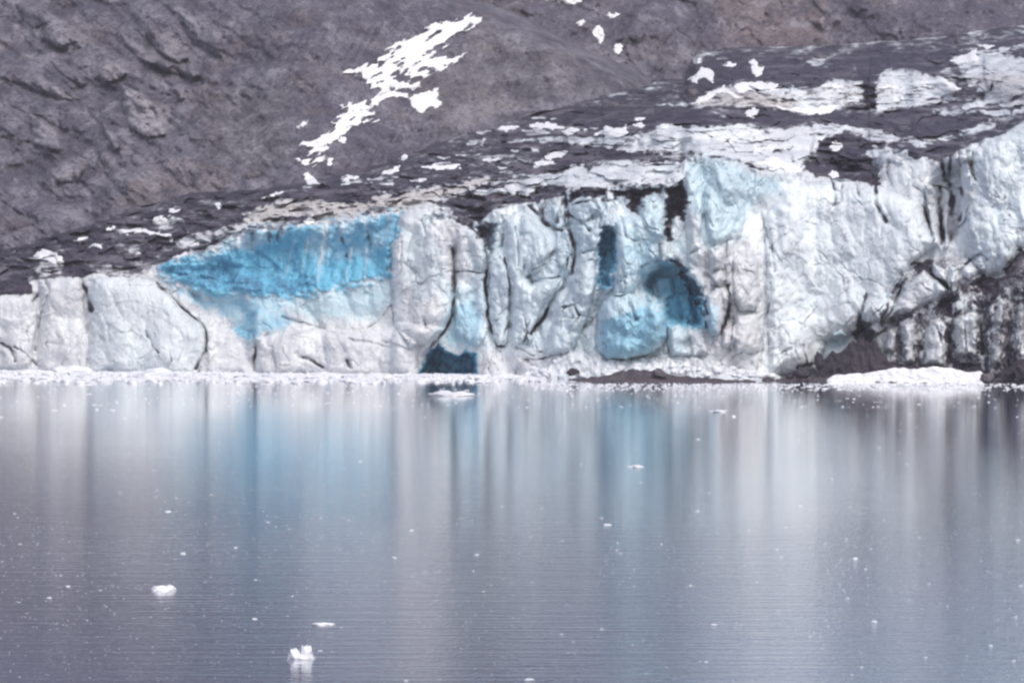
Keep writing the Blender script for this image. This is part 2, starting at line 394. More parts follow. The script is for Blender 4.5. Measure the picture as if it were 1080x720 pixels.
DARK_TOP = [
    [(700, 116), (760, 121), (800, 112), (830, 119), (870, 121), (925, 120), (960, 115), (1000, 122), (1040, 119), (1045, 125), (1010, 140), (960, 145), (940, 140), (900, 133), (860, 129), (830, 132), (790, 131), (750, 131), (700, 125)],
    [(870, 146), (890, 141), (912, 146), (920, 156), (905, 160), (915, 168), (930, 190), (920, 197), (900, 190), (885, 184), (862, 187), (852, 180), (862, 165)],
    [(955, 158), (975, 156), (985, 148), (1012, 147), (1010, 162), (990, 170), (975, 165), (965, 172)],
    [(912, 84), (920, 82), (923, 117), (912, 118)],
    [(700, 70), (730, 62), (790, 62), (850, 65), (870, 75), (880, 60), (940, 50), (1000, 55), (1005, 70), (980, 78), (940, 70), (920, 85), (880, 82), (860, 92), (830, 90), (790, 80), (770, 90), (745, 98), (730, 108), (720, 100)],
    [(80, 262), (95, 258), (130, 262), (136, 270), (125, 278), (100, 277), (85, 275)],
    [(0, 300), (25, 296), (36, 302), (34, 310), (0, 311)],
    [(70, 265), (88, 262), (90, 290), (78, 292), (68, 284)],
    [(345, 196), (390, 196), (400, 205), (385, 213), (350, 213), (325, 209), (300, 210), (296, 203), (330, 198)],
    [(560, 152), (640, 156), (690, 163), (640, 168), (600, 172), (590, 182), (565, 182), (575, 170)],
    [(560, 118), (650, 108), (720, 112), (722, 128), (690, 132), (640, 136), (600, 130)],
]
for pts in DARK_TOP: paint('dirt_shade', pts, 1.05, 5, 4)
for pts, wd, d in [([(345, 222), (400, 212), (450, 196), (500, 181), (560, 183)], 2.2, .85), ([(400, 216), (450, 204), (490, 191), (540, 190)], 1.5, .7), ([(198, 266), (215, 259), (235, 252), (247, 245)], 2.2, .95),
                   ([(360, 206), (395, 200), (430, 192)], 1.5, .7), ([(260, 238), (300, 224), (340, 220)], 1.2, .55), ([(150, 268), (175, 258), (190, 260)], 2, .8),
                   ([(770, 150), (790, 152), (812, 148)], 1.2, .5), ([(815, 160), (830, 158), (838, 170)], 2, .7), ([(750, 103), (790, 104), (835, 106)], 1.5, .6),
                   ([(940, 98), (970, 92), (995, 96)], 1.2, .6), ([(955, 110), (985, 104), (1010, 108)], 1.8, .8), ([(1035, 70), (1050, 80), (1045, 95)], 2, .8), ([(1040, 112), (1065, 106), (1080, 100)], 2.5, .8)]:
    crack(pts, wd, 1.2, d)

# --- blue ice
BLUE_SCAR = [(168, 283), (180, 277), (205, 270), (232, 262), (240, 254), (262, 242), (280, 240), (320, 238), (365, 235), (390, 228), (422, 224), (420, 245), (412, 258), (410, 290),
             (385, 299), (370, 303), (345, 308), (310, 310), (280, 311), (250, 308), (225, 310), (205, 301), (190, 295), (172, 291)]
paint('blue', BLUE_SCAR, .84, 15, 9)
dep += 2.2*blue*ridged(U/30-V/90, V/140, 2, 67)*.6+2.4*blue*facets(U/26+.3*perlin(U/14, V/14, 69), V/34, 23)
paint('blue', [(330, 240), (420, 228), (412, 258), (405, 285), (380, 272), (335, 280), (320, 260)], .60, 14)
paint('blue', [(395, 262), (412, 262), (410, 292), (390, 292)], .8, 6)
paint('blue', [(172, 280), (205, 278), (240, 284), (300, 288), (345, 298), (310, 312), (250, 310), (225, 312), (200, 302)], 1.04, 22, 6)
paint('blue', [(235, 252), (262, 242), (280, 242), (285, 255), (262, 262), (240, 264)], .42, 14, 5)
for p_ in ([(262, 240), (270, 240), (272, 262), (262, 266)], [(325, 238), (345, 236), (340, 252), (330, 254)], [(205, 268), (235, 258), (240, 266), (212, 276)]): paint('blue', p_, .5, 12, 5)
paint('dirt_shade', [(275, 234), (298, 230), (300, 248), (290, 256), (278, 250)], .38, 8, 6)
hollow(BLUE_SCAR, 6.0, 30); paint('cyan', [(225, 308), (300, 312), (370, 303), (412, 290), (415, 318), (395, 335), (330, 335), (285, 322), (240, 330), (205, 312)], .6, 14, 6)
PALE_BLUE = [(168, 292), (200, 304), (225, 318), (252, 312), (292, 315), (310, 335), (300, 348), (275, 352), (268, 362), (250, 350), (240, 336), (215, 325), (190, 312)]
paint('blue', PALE_BLUE, .42, 12, 6)
paint('blue', [(272, 328), (295, 332), (308, 338), (300, 348), (275, 352)], .46, 9, 4)
paint('blue', [(255, 322), (270, 326), (272, 352), (266, 360), (250, 356), (246, 345), (262, 345)], .66, 9, 5)
hollow([(190, 300), (260, 312), (272, 330), (268, 388), (219, 388), (218, 350), (212, 338)], 3.5, 10)
for x in (290, 322, 341, 352, 372, 386): crack([(x+6, 238), (x+1, 262), (x-5, 296)], 2.6, 1.1, 0)
for pts in ([(172, 286), (205, 292), (240, 299), (300, 303), (345, 301)], [(190, 297), (215, 305), (225, 318)], [(262, 258), (300, 290), (330, 296)], [(215, 272), (250, 282), (290, 285)]): crack(pts, 2.2, 1.2, .16)
for pts in ([(280, 232), (284, 252)], [(291, 230), (293, 256)], [(266, 240), (266, 262)], [(355, 240), (367, 262), (366, 270)], [(388, 240), (390, 262)]): crack(pts, 2.4, .8, .55)
for a_, b_2, wd in (((344, 240), (333, 304), 2.4), ((372, 262), (362, 300), 2.), ((386, 262), (384, 296), 1.6), ((310, 256), (300, 292), 1.6), ((325, 250), (318, 290), 1.4)):
    w_ = win([a_, b_2], 10); q_ = np.exp(-(segdist([a_, b_2], Uw[w_], Vw[w_])/wd)**2); blue[w_] -= .32*q_; dep[w_] += .8*q_
blue[:] += .35*np.clip(blue, 0, .6)*fbm(U/14, V/22, 4, 66)
for i in range(26):
    x_ = random.uniform(200, 420); y_ = float(lin(CLIFFTOP, x_))+2; l_ = random.uniform(4, 17); w2_ = random.uniform(2, 6)
    p_ = [(x_-w2_, y_-6), (x_+w2_, y_-6), (x_+w2_*.6, y_+l_*.5), (x_+random.uniform(-2, 2), y_+l_), (x_-w2_*.7, y_+l_*.5)]
    if i % 3: paint('blue', p_, random.uniform(.1, .5), 5, 3)
    elif x_ < 380: paint('dirt_shade', p_, random.uniform(.3, .6), 5, 3)
# --- left buttresses
bulge([(-100, 318), (0, 312), (35, 314), (40, 330), (36, 360), (30, 400), (-100, 400)], 4, 22)
bulge([(42, 300), (50, 294), (78, 293), (86, 302), (90, 330), (95, 400), (40, 400)], 3, 14)
LEFT_BUTTRESS = [(92, 306), (100, 293), (130, 290), (165, 299), (176, 308), (195, 330), (210, 341), (217, 352), (217, 370), (206, 400), (92, 400)]
bulge(LEFT_BUTTRESS, 5, 20)
paint('cyan', LEFT_BUTTRESS, .13, 18)
for a in [([(165, 299), (178, 312), (195, 328), (212, 341), (218, 353), (218, 370), (206, 389)], 1.5, 2., .8), ([(84, 292), (89, 303), (93, 316), (97, 328)], 2.6, 2.5, .95), ([(47, 293), (51, 310), (43, 330), (39, 352), (38, 370)], 1.4, 1.6, .5),
          ([(38, 292), (40, 308), (36, 318)], 3, 1.5, .8), ([(28, 350), (34, 340), (30, 345)], 2, .8, .6), ([(2, 362), (10, 368), (16, 380)], 2.6, 1.2, .85), ([(14, 366), (26, 374), (40, 386)], 1.8, .9, .7), ([(153, 350), (160, 365), (166, 373)], 1.3, .8, .75), ([(163, 352), (160, 365)], 1.1, .8, .65),
          ([(130, 302), (150, 301), (166, 300)], 1.1, .6, .5), ([(114, 340), (116, 360)], 1.2, .5, .3), ([(178, 370), (182, 380), (176, 388)], 1., .5, .5), ([(80, 365), (81, 376)], 1.2, .5, .6)]: crack(*a)
# --- middle
bulge([(220, 352), (250, 345), (266, 352), (268, 400), (218, 400)], 2, 10)
LOWER_MASS = [(270, 356), (300, 351), (330, 345), (380, 351), (414, 344), (440, 362), (444, 400), (270, 400)]
bulge(LOWER_MASS, 4.5, 14)
paint('tan', LOWER_MASS, .12, 12)
for a in [([(268, 350), (270, 370), (269, 389)], 1.6, 2., .75), ([(298, 335), (330, 343), (350, 349), (375, 358), (392, 362)], 1.3, 1.2, .5), ([(388, 346), (402, 336), (414, 322)], 1.5, 1, .6), ([(312, 374), (325, 378), (340, 388)], 2.6, 1, .85), ([(366, 380), (370, 388)], 2.4, 1, .8), ([(405, 360), (425, 366), (440, 372)], 1.5, 1, .4), ([(392, 362), (410, 367), (430, 368)], 1.2, .6, .4)]: crack(*a)
COLUMN_A = [(420, 226), (432, 222), (450, 222), (468, 232), (478, 258), (478, 330), (470, 345), (452, 361), (432, 366), (416, 345), (412, 295), (413, 262)]
bulge(COLUMN_A, 6, 16); bulge([(415, 340), (470, 345), (448, 378), (444, 400), (410, 400)], 4, 10)
for a in [([(424, 226), (420, 248), (413, 268), (412, 290), (416, 320), (414, 342)], 1.2, 1.2, .35), ([(423, 250), (424, 270), (422, 285)], 1.1, .8, .6), ([(477, 262), (480, 300), (477, 332), (470, 347), (458, 361), (446, 376)], 1.6, 2.2, .8), ([(446, 335), (449, 345), (455, 350)], 1.8, .9, .6), ([(445, 232), (448, 250), (444, 262)], 1.8, .9, .5), ([(456, 226), (452, 240)], 2, .8, .6)]: crack(*a)
paint('cyan', [(425, 240), (450, 235), (465, 260), (470, 300), (440, 320), (425, 290)], .22, 14)
bulge([(482, 240), (498, 240), (512, 262), (513, 300), (514, 350), (505, 366), (480, 355), (480, 300)], 3, 10)
paint('blue', [(478, 318), (500, 318), (510, 340), (504, 366), (470, 362), (474, 345)], .38, 10, 3)
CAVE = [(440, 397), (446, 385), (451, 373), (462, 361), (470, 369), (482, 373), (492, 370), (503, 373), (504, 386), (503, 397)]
hollow(CAVE, 11, 4); paint('blue', CAVE, .95, 4, 2); paint('dirt_shade', [(444, 395), (450, 374), (460, 380), (480, 378), (500, 382), (503, 397)], .42, 8, 5); paint('cyan', [(468, 352), (495, 352), (500, 368), (470, 366)], .5, 6)  # the cave's deep shade is painted into its colour
for pts, v_, h in [([(472, 216), (480, 206), (497, 204), (503, 222), (500, 240), (482, 234)], .95, 2), ([(500, 238), (525, 234), (523, 255), (517, 270), (508, 256)], .72, 5), ([(556, 206), (566, 197), (596, 197), (598, 210), (580, 208), (565, 212)], .95, 3), ([(600, 200), (640, 199), (642, 210), (620, 208), (602, 212)], .85, 2),
                   ([(644, 200), (700, 196), (702, 204), (680, 205), (674, 224), (664, 226), (662, 208), (648, 208)], .98, 4), ([(701, 199), (722, 190), (726, 210), (722, 234), (711, 228), (708, 252), (702, 252)], .92, 6), ([(440, 228), (458, 222), (470, 228), (452, 234)], .5, 1)]:
    paint('dirt_shade', pts, v_*.84, 6, 6); paint('blue', pts, .3, 6, 4); hollow(pts, h, 6)  # dark tone also paints in shadows below the ice band and in clefts
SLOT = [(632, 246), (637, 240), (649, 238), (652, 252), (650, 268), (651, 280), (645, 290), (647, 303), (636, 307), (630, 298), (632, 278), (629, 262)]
hollow(SLOT, 10, 4); paint('dirt_shade', SLOT, .34, 6, 5); paint('blue', SLOT, .75, 6, 4)  # slot shade put into the colour as well as the depth
COLUMN_B = [(516, 268), (526, 262), (534, 270), (540, 300), (540, 340), (535, 362), (526, 364), (519, 350), (514, 320)]
bulge(COLUMN_B, 3.5, 9)
COLUMN_C = [(532, 232), (545, 223), (560, 228), (574, 246), (578, 270), (570, 285), (556, 292), (560, 300), (590, 296), (582, 318), (568, 340), (560, 360), (540, 364), (539, 320), (534, 275)]
bulge(COLUMN_C, 5, 13); paint('cyan', [(555, 296), (590, 292), (580, 325), (560, 330)], .3, 10)
paint('blue', [(578, 215), (598, 212), (604, 262), (600, 290), (580, 300), (590, 265), (584, 240)], .25, 8)
bulge([(582, 218), (598, 214), (604, 260), (600, 285), (588, 280), (586, 250)], 2, 6)
BLOCK_A = [(603, 210), (618, 206), (636, 210), (640, 225), (632, 262), (612, 268), (606, 245)]
bulge(BLOCK_A, 2.5, 8); paint('blue', BLOCK_A, .2, 6)
WEDGE = [(612, 268), (628, 264), (629, 300), (623, 320), (616, 345), (602, 372), (574, 376), (580, 345), (592, 322), (606, 295)]
bulge(WEDGE, 5, 10); paint('cyan', [(608, 300), (622, 300), (612, 345), (595, 345)], .25, 8)
for a in [([(512, 262), (515, 280), (512, 300), (514, 330), (518, 354), (525, 365), (534, 366)], 2., 2.4, .9), ([(529, 228), (530, 260), (536, 290), (538, 330), (535, 362)], 1.4, 1.8, .6), ([(470, 287), (490, 286), (513, 288)], 1.1, 1, .75), ([(584, 265), (576, 278), (561, 285), (557, 291), (561, 297), (590, 292)], 1.4, 1.2, .7), ([(560, 282), (563, 270)], 1.4, .8, .7),
          ([(556, 216), (570, 228), (582, 240), (592, 244), (598, 236)], 2.2, 1.8, .8), ([(597, 214), (601, 245), (607, 265), (604, 286), (596, 300), (586, 311), (578, 326), (568, 342), (560, 352)], 2.4, 2.6, .88), ([(600, 288), (594, 300), (590, 306)], 3., 1.5, .8), ([(600, 226), (615, 236), (630, 228)], 2.2, 1.2, .8), ([(545, 350), (560, 352), (566, 366)], 1.2, .8, .55), ([(560, 340), (552, 350), (556, 360)], 1.6, .8, .6),
          ([(632, 300), (640, 300)], 4, 1, .4), ([(545, 378), (565, 380), (575, 376)], 1.5, .6, .6), ([(606, 350), (616, 330), (610, 345)], 2, .8, .3)]: crack(*a)
bulge([(634, 285), (646, 290), (648, 304), (640, 312), (632, 304)], 3, 5)
TOWER = [(650, 234), (658, 228), (673, 226), (676, 208), (690, 205), (702, 216), (702, 250), (694, 258), (695, 270), (690, 280), (680, 290), (672, 302), (668, 308), (648, 312), (650, 270)]
bulge(TOWER, 5.5, 9); paint('cyan', TOWER, .35, 6); paint('blue', [(654, 258), (690, 250), (692, 278), (676, 292), (655, 290)], .22, 10)
bulge([(677, 210), (690, 207), (701, 218), (700, 250), (688, 248), (678, 236)], 2, 6)
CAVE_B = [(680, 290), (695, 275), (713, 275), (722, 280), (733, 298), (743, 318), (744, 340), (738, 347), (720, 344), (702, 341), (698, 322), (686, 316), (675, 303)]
hollow(CAVE_B, 12, 7); paint('blue', CAVE_B, .52, 8, 9); paint('blue', [(706, 300), (722, 285), (744, 322), (742, 346), (704, 342), (700, 325)], .80, 14, 8); paint('dirt_shade', [(712, 270), (722, 278), (734, 298), (743, 318), (738, 325), (727, 308), (716, 292)], .66, 7, 7)  # black slit and hollow floor painted darker than the blue around
paint('dirt_shade', [(700, 330), (742, 330), (742, 348), (704, 344)], .28, 6); bulge([(690, 290), (708, 292), (712, 310), (700, 318), (686, 308)], 2.5, 6)
bulge([(714, 310), (728, 306), (734, 338), (720, 342)], 3, 6); bulge([(736, 312), (744, 316), (744, 346), (735, 346)], 3, 4); paint('blue', [(736, 312), (745, 316), (745, 346), (735, 346)], .6, 4)
bulge([(695, 258), (708, 256), (712, 275), (698, 276)], 2.5, 6); paint('tan', [(695, 258), (708, 256), (712, 275), (698, 276)], .35, 6)
ROUND_BLOCK = [(630, 332), (635, 319), (650, 309), (662, 308), (675, 312), (683, 319), (695, 318), (703, 330), (703, 355), (698, 366), (685, 373), (660, 379), (640, 379), (630, 368)]
bulge(ROUND_BLOCK, 8, 15); paint('blue', [(632, 338), (660, 330), (680, 322), (702, 332), (702, 356), (685, 372), (660, 378), (640, 378), (631, 366)], .48, 10, 3); paint('cyan', ROUND_BLOCK, .55, 6)
for a in [([(664, 318), (668, 332), (670, 338)], 2., 1.2, .35), ([(683, 318), (684, 334)], 2., 1.2, .3), ([(630, 332), (628, 350), (630, 370)], 1.4, 1.5, .4)]: crack(*a)
SMALL_BLOCK = [(705, 345), (712, 341), (726, 342), (727, 356), (722, 362), (728, 375), (708, 376), (703, 362)]
bulge(SMALL_BLOCK, 4.5, 6); paint('cyan', SMALL_BLOCK, .4, 4)
COLUMN_D = [(745, 312), (755, 302), (766, 302), (769, 315), (764, 337), (758, 354), (748, 352), (743, 336)]
bulge(COLUMN_D, 5, 7); paint('blue', [(744, 322), (758, 322), (757, 354), (747, 352)], .42, 5)
for a in [([(768, 300), (771, 318), (764, 340), (760, 352)], 2., 2., .85), ([(708, 275), (718, 278), (732, 298), (742, 318), (746, 330)], 2., 1.5, .8)]: crack(*a)
bulge([(762, 346), (774, 342), (778, 356), (772, 368), (760, 366)], 4, 7); bulge([(750, 290), (760, 284), (766, 294), (758, 302), (748, 300)], 4, 6); bulge([(726, 350), (742, 350), (748, 372), (730, 378)], 3, 7)
# --- the fluted wall
for p in ([(724, 180), (738, 172), (742, 200), (738, 262), (726, 268), (722, 230)], [(742, 200), (755, 180), (775, 180), (790, 200), (782, 250), (752, 258), (744, 240)], [(724, 270), (736, 262), (744, 270), (744, 300), (738, 312), (727, 290)], [(746, 262), (756, 258), (764, 270), (764, 284), (750, 286)], [(766, 255), (775, 250), (778, 268), (774, 320), (770, 330), (766, 300)]):
    bulge(p, 3, 9)
paint('cyan', [(724, 170), (745, 163), (770, 170), (798, 186), (820, 186), (826, 200), (796, 212), (782, 245), (760, 258), (742, 262), (738, 230), (724, 215)], .50, 14, 4)
KNOB = [(773, 276), (780, 263), (792, 262), (799, 275), (801, 310), (796, 327), (780, 328), (774, 315)]
bulge(KNOB, 4.5, 10); bulge([(774, 332), (798, 330), (804, 350), (800, 372), (778, 372), (772, 352)], 3.5, 10)
for a in [([(775, 322), (780, 328), (796, 328), (801, 318)], 1.1, 1, .5), ([(803, 228), (810, 250), (812, 262)], 1.5, 1.2, .6), ([(808, 240), (816, 265), (816, 285)], 2., 1.2, .6), ([(814, 300), (808, 335), (804, 360), (802, 388)], 1.3, 1.2, .55), ([(803, 370), (798, 390)], 2.2, 1, .75), ([(772, 335), (774, 352), (768, 372), (760, 380)], 1.2, 1, .5), ([(745, 206), (746, 230), (752, 240)], 1.3, 1, .5), ([(722, 240), (726, 262), (724, 275)], 1.2, .8, .35), ([(772, 262), (774, 285), (770, 300)], 1.2, .8, .4), ([(796, 182), (794, 200)], 1.2, .8, .3)]: crack(*a)
paint('tan', [(722, 230), (742, 262), (800, 255), (806, 300), (806, 392), (745, 392), (760, 330), (730, 290)], .18, 14)
# --- the bright right-hand wall
WALL = [(806, 230), (826, 200), (870, 190), (925, 196), (968, 215), (988, 258), (960, 280), (935, 335), (912, 345), (900, 352), (870, 362), (862, 392), (812, 396)]
bulge(WALL, 6, 26)
for a in [([(876, 190), (880, 200), (886, 204), (880, 216)], 2., 1.2, .85), ([(888, 196), (886, 214), (878, 217)], 1.8, 1., .7), ([(926, 188), (922, 210), (926, 222), (934, 234)], 2.4, 1.8, .85), ([(924, 222), (930, 236), (928, 248)], 1.4, 1, .4), ([(935, 182), (940, 196)], 1.6, 1, .5), ([(902, 194), (906, 206)], 1.4, .8, .5), ([(862, 264), (870, 270), (874, 280), (866, 276), (862, 264)], .9, .5, .5), ([(842, 318), (852, 322), (858, 330)], 2., .6, .38), ([(858, 322), (850, 330)], 1.6, .6, .32),
          ([(884, 276), (892, 284)], 1.2, .5, .35), ([(836, 300), (846, 290)], 1.2, .5, .25), ([(842, 272), (850, 278)], 1.2, .5, .25), ([(826, 340), (840, 338), (850, 345)], 1.6, .6, .3), ([(840, 366), (842, 380)], 1.4, .8, .6), ([(848, 364), (851, 384)], 1.2, .8, .6), ([(842, 388), (858, 384)], 3, .8, .8), ([(826, 372), (838, 366)], 1.5, .6, .5), ([(820, 352), (822, 366)], 1.4, .5, .3), ([(962, 196), (974, 204), (978, 212)], 1.4, .8, .55), ([(905, 310), (898, 330)], 1.2, .4, .2)]: crack(*a)
paint('cyan', [(822, 345), (840, 340), (848, 360), (826, 366)], .25, 10); paint('cyan', [(862, 348), (880, 344), (900, 352), (884, 370), (866, 384), (856, 376)], .35, 10)
paint('blue', [(876, 352), (886, 348), (898, 354), (892, 364), (880, 368)], .30, 6); bulge([(878, 352), (888, 348), (896, 356), (886, 366)], 2, 6)
# --- the crevasse right of it
hollow([(972, 200), (990, 170), (1024, 165), (1024, 240), (1010, 262), (985, 260), (972, 225)], 7, 14)
for p in ([(976, 195), (984, 195), (992, 230), (991, 262), (984, 258), (979, 225)], [(995, 225), (1001, 225), (1000, 262), (996, 262)], [(1012, 165), (1024, 160), (1026, 195), (1018, 235), (1010, 240), (1014, 200)]): bulge(p, 4, 4)
for a in [([(974, 218), (979, 238), (985, 254)], 2.4, 2, .9), ([(990, 198), (993, 230), (994, 258)], 2.8, 2.5, .85), ([(1003, 194), (1004, 210), (1003, 226)], 3.4, 2.5, 1.), ([(1003, 226), (1006, 240), (1002, 256)], 2.6, 2, .85), ([(1014, 195), (1016, 215), (1012, 232)], 2.6, 2, .75), ([(990, 158), (994, 175), (997, 190)], 2.4, 1.6, .75), ([(1000, 150), (1002, 170), (1000, 190)], 3., 1.6, .8), ([(1012, 158), (1014, 175), (1012, 188)], 2.2, 1.2, .6), ([(1020, 160), (1024, 176), (1029, 190)], 2.4, 1.4, .8),
          ([(984, 195), (1000, 199), (1014, 197)], 1.6, 1, .8), ([(960, 178), (962, 188), (956, 192)], 1.4, .8, .4), ([(1048, 128), (1060, 126), (1065, 138)], 1.8, 1, .6), ([(1065, 126), (1070, 134)], 1.4, .8, .5)]: crack(*a)
FARWALL = [(1026, 160), (1050, 145), (1080, 130), (1200, 118), (1200, 280), (1080, 266), (1060, 285), (1040, 292), (1020, 270), (1018, 238)]
bulge(FARWALL, 5, 22); paint('cyan', FARWALL, .17, 20); paint('cyan', WALL, .10, 20)
# --- dirty ice at the right-hand foot
FOOT = [(912, 350), (918, 318), (935, 315), (948, 290), (962, 284), (978, 274), (1000, 270), (1020, 272), (1040, 294), (1062, 288), (1078, 262), (1200, 240), (1200, 405), (925, 405), (925, 372)]
paint('dirt_shade', FOOT, .5, 8, 4); bulge(FOOT, 4, 12)
def arch(x0, x1, y0, y1, lean=0):               # a column with a rounded head
    c = (x0+x1)/2; r = (x1-x0)/2
    pp = [(x0+2, y1), (x0, (y0+y1)/2)]+[(c-r*math.cos(a)*.95, y0+r-r*math.sin(a)) for a in np.linspace(.25, math.pi-.25, 6)]+[(x1, (y0+y1)/2), (x1-1, y1)]
    return [(x+lean*(y1-y)/(y1-y0)+random.uniform(-1, 1), y+random.uniform(-1.5, 1.5)) for x, y in pp]
paint('dirt_shade', [(1034, 304), (1060, 290), (1076, 264), (1200, 240), (1200, 400), (1034, 392)], .60, 10, 6)
bulge([(1036, 312), (1056, 296), (1078, 262), (1200, 236), (1200, 400), (1040, 400)], 5, 20)
dirt_shade[:] += (1-above)*sm((U-920)/40)*sm((V-290)/30)*np.clip(.22*perlin(U/6, V/40, 161)+.95*fbm(U/11+V/40, V/13-U/50, 5, 162, .64), -.3, 1)*1.0
for p, dv in (([(934, 338), (946, 316), (960, 297), (975, 286), (990, 296), (998, 305), (990, 313), (966, 326), (950, 332)], .20), (arch(932, 945, 346, 370, 3), .36), (arch(951, 966, 341, 383, -2), .30), (arch(972, 996, 336, 386, 5), .28), (arch(1006, 1030, 331, 375, 3), .30), (arch(1042, 1058, 352, 384, 4), .48), ([(984, 277), (997, 285), (999, 298), (986, 291)], .2), ([(1016, 280), (1034, 272), (1040, 286), (1022, 294), (1014, 290)], .2), (arch(1046, 1058, 316, 342, 5), .46), (arch(1068, 1078, 320, 372, 4), .52), ([(1002, 280), (1010, 282), (1006, 300), (1003, 314), (998, 300)], .12), ([(908, 330), (916, 318), (926, 330), (928, 352), (914, 352)], .2), ([(918, 322), (938, 316), (944, 322), (932, 336), (924, 340)], .16)):
    bulge(p, 3.2, 8); paint('dirt_shade', p, dv, 6, 4)
for p, dv, hh in (([(928, 340), (945, 331), (966, 327), (961, 336), (949, 341), (951, 360), (951, 380), (945, 380), (946, 345)], .72, 2), ([(967, 328), (974, 331), (972, 360), (973, 390), (965, 390), (968, 350)], .74, 2), ([(988, 317), (1000, 309), (1006, 316), (1003, 336), (994, 327), (988, 325)], .95, 3), ([(996, 342), (1004, 340), (1006, 384), (998, 386)], .76, 2), ([(934, 384), (952, 382), (966, 387), (985, 385), (1002, 388), (1020, 381), (1036, 384), (1036, 391), (940, 394)], .8, 1.5), ([(1024, 300), (1036, 291), (1056, 294), (1056, 306), (1046, 310), (1034, 308), (1028, 304)], .9, 2), ([(1054, 296), (1066, 278), (1076, 260), (1084, 262), (1076, 282), (1062, 298)], .98, 2), ([(960, 284), (970, 274), (984, 276), (981, 285), (968, 288)], .95, 1.5), ([(1060, 340), (1068, 338), (1066, 392), (1060, 392)], .75, 2)):
    paint('dirt_shade', p, dv, 5, 6); hollow(p, hh, 5)
for a in [([(978, 284), (988, 294), (1000, 304)], 3, 2, .95), ([(1003, 345), (1005, 334), (1016, 327), (1030, 329), (1036, 345), (1037, 372)], 3., 2., 1.), ([(1036, 345), (1042, 322), (1050, 312)], 2.6, 1.6, .9), ([(1040, 350), (1050, 343), (1062, 346)], 2.6, 1.5, .9), ([(1018, 342), (1018, 374)], 1.2, .9, .7), ([(1002, 300), (1004, 320), (1002, 335)], 2, 1.4, .9), ([(1012, 285), (1010, 300), (1006, 318)], 2.2, 1.4, .9), ([(1018, 278), (1034, 268), (1041, 275)], 2, 1., .9), ([(901, 354), (907, 337), (912, 320), (914, 310)], 2.2, 1.4, .95), ([(928, 338), (940, 314), (952, 290)], 2.6, 1.6, .85),
          ([(944, 322), (950, 300)], 2.6, 1.2, .7), ([(950, 286), (948, 302)], 2., 1, .8), ([(1066, 300), (1066, 340), (1064, 384)], 2., 1.2, .85), ([(1074, 310), (1073, 370)], 1.4, 1, .7), ([(1046, 360), (1045, 384)], 1.4, .8, .8), ([(1056, 356), (1057, 384)], 1.4, .8, .8), ([(1052, 318), (1060, 312), (1066, 318)], 2.4, 1, .9), ([(984, 342), (992, 354), (995, 370)], 1.4, .8, .7), ([(1026, 318), (1034, 322), (1030, 312)], 3., 1, .9), ([(972, 300), (985, 310), (975, 316)], 1.2, .6, .5), ([(916, 345), (922, 330), (930, 322)], 1.6, .8, .8), ([(924, 356), (935, 346), (948, 342)], 2.6, 1, .85)]: crack(*a)
paint('dirt_shade', [(898, 352), (908, 336), (918, 340), (924, 352), (918, 362), (902, 362)], .85, 5, 3)
# --- ice rubble apron above the waterline
paint('tan', [(500, 372), (560, 370), (620, 378), (700, 378), (800, 385), (800, 402), (500, 400)], .15, 10)

paint('tan', [(-380, 270), (420, 230), (480, 235), (480, 400), (-380, 400)], .20, 40)
for o_, sc_, LL in (((440, 180), 3.275, [([(215, 150), (225, 100), (235, 75)], 1.4, .7), ([(110, 160), (200, 205), (245, 260)], 2., .8), ([(285, 190), (290, 250), (285, 300)], 1.3, .6), ([(315, 380), (325, 460), (310, 540), (300, 590)], 1.3, .6), ([(370, 500), (380, 560), (365, 590)], 1.6, .65), ([(385, 345), (470, 290)], 1.4, .6), ([(430, 130), (440, 180), (480, 200)], 2.4, .85), ([(380, 120), (420, 150), (445, 185)], 2.2, .85), ([(480, 180), (500, 100), (490, 75)], 2.6, .8), ([(515, 90), (510, 180), (530, 230)], 2.6, .85), ([(530, 180), (580, 190), (560, 170)], 2., .7), ([(460, 430), (430, 480), (410, 540)], 1.6, .7), ([(520, 300), (510, 380)], 2., .6), ([(560, 560), (590, 520)], 1.8, .5), ([(340, 610), (400, 640)], 1.3, .6), ([(235, 110), (260, 95), (320, 90)], 1.6, .7), ([(120, 360), (120, 500)], 1., .6), ([(140, 420), (160, 500)], 1.8, .4), ([(200, 420), (190, 480)], 1.8, .4), ([(540, 450), (560, 500), (530, 540)], 1.6, .5), ([(250, 330), (255, 480)], 1.1, .5), ([(340, 200), (350, 330)], .9, .35)]),
    ((580, 160), 2.882, [([(70, 160), (130, 150), (150, 170), (130, 200)], 1.6, .75), ([(90, 210), (120, 240)], 1.6, .7), ([(150, 190), (150, 235), (185, 225), (190, 170)], 1.6, .75), ([(215, 200), (230, 260), (260, 270)], 1.1, .5), ([(270, 190), (300, 230), (330, 240)], 1.2, .5), ([(280, 350), (330, 330), (300, 300)], 1.3, .5), ([(320, 400), (330, 440)], 1.6, .6), ([(375, 150), (370, 230), (355, 270)], 2., .85), ([(240, 440), (255, 500), (265, 510)], 2., .45), ([(30, 480), (70, 470), (100, 500)], 1.3, .5), ([(90, 490), (130, 510), (100, 540)], 1.8, .45), ([(480, 380), (520, 420), (530, 480)], 1.5, .5), ([(385, 340), (400, 360), (430, 400)], 2., .7), ([(440, 450), (470, 500)], 2., .6), ([(200, 330), (210, 420)], 1.1, .4), ([(470, 190), (475, 240)], 1.1, .4)])):
    for pts, wd, dv in LL: crack(cf(o_[0], o_[1], sc_, pts), wd, 1.4, dv)
paint('blue', [(560, 205), (640, 205), (650, 240), (612, 265), (600, 300), (575, 285), (582, 240)], .16, 16, 5)
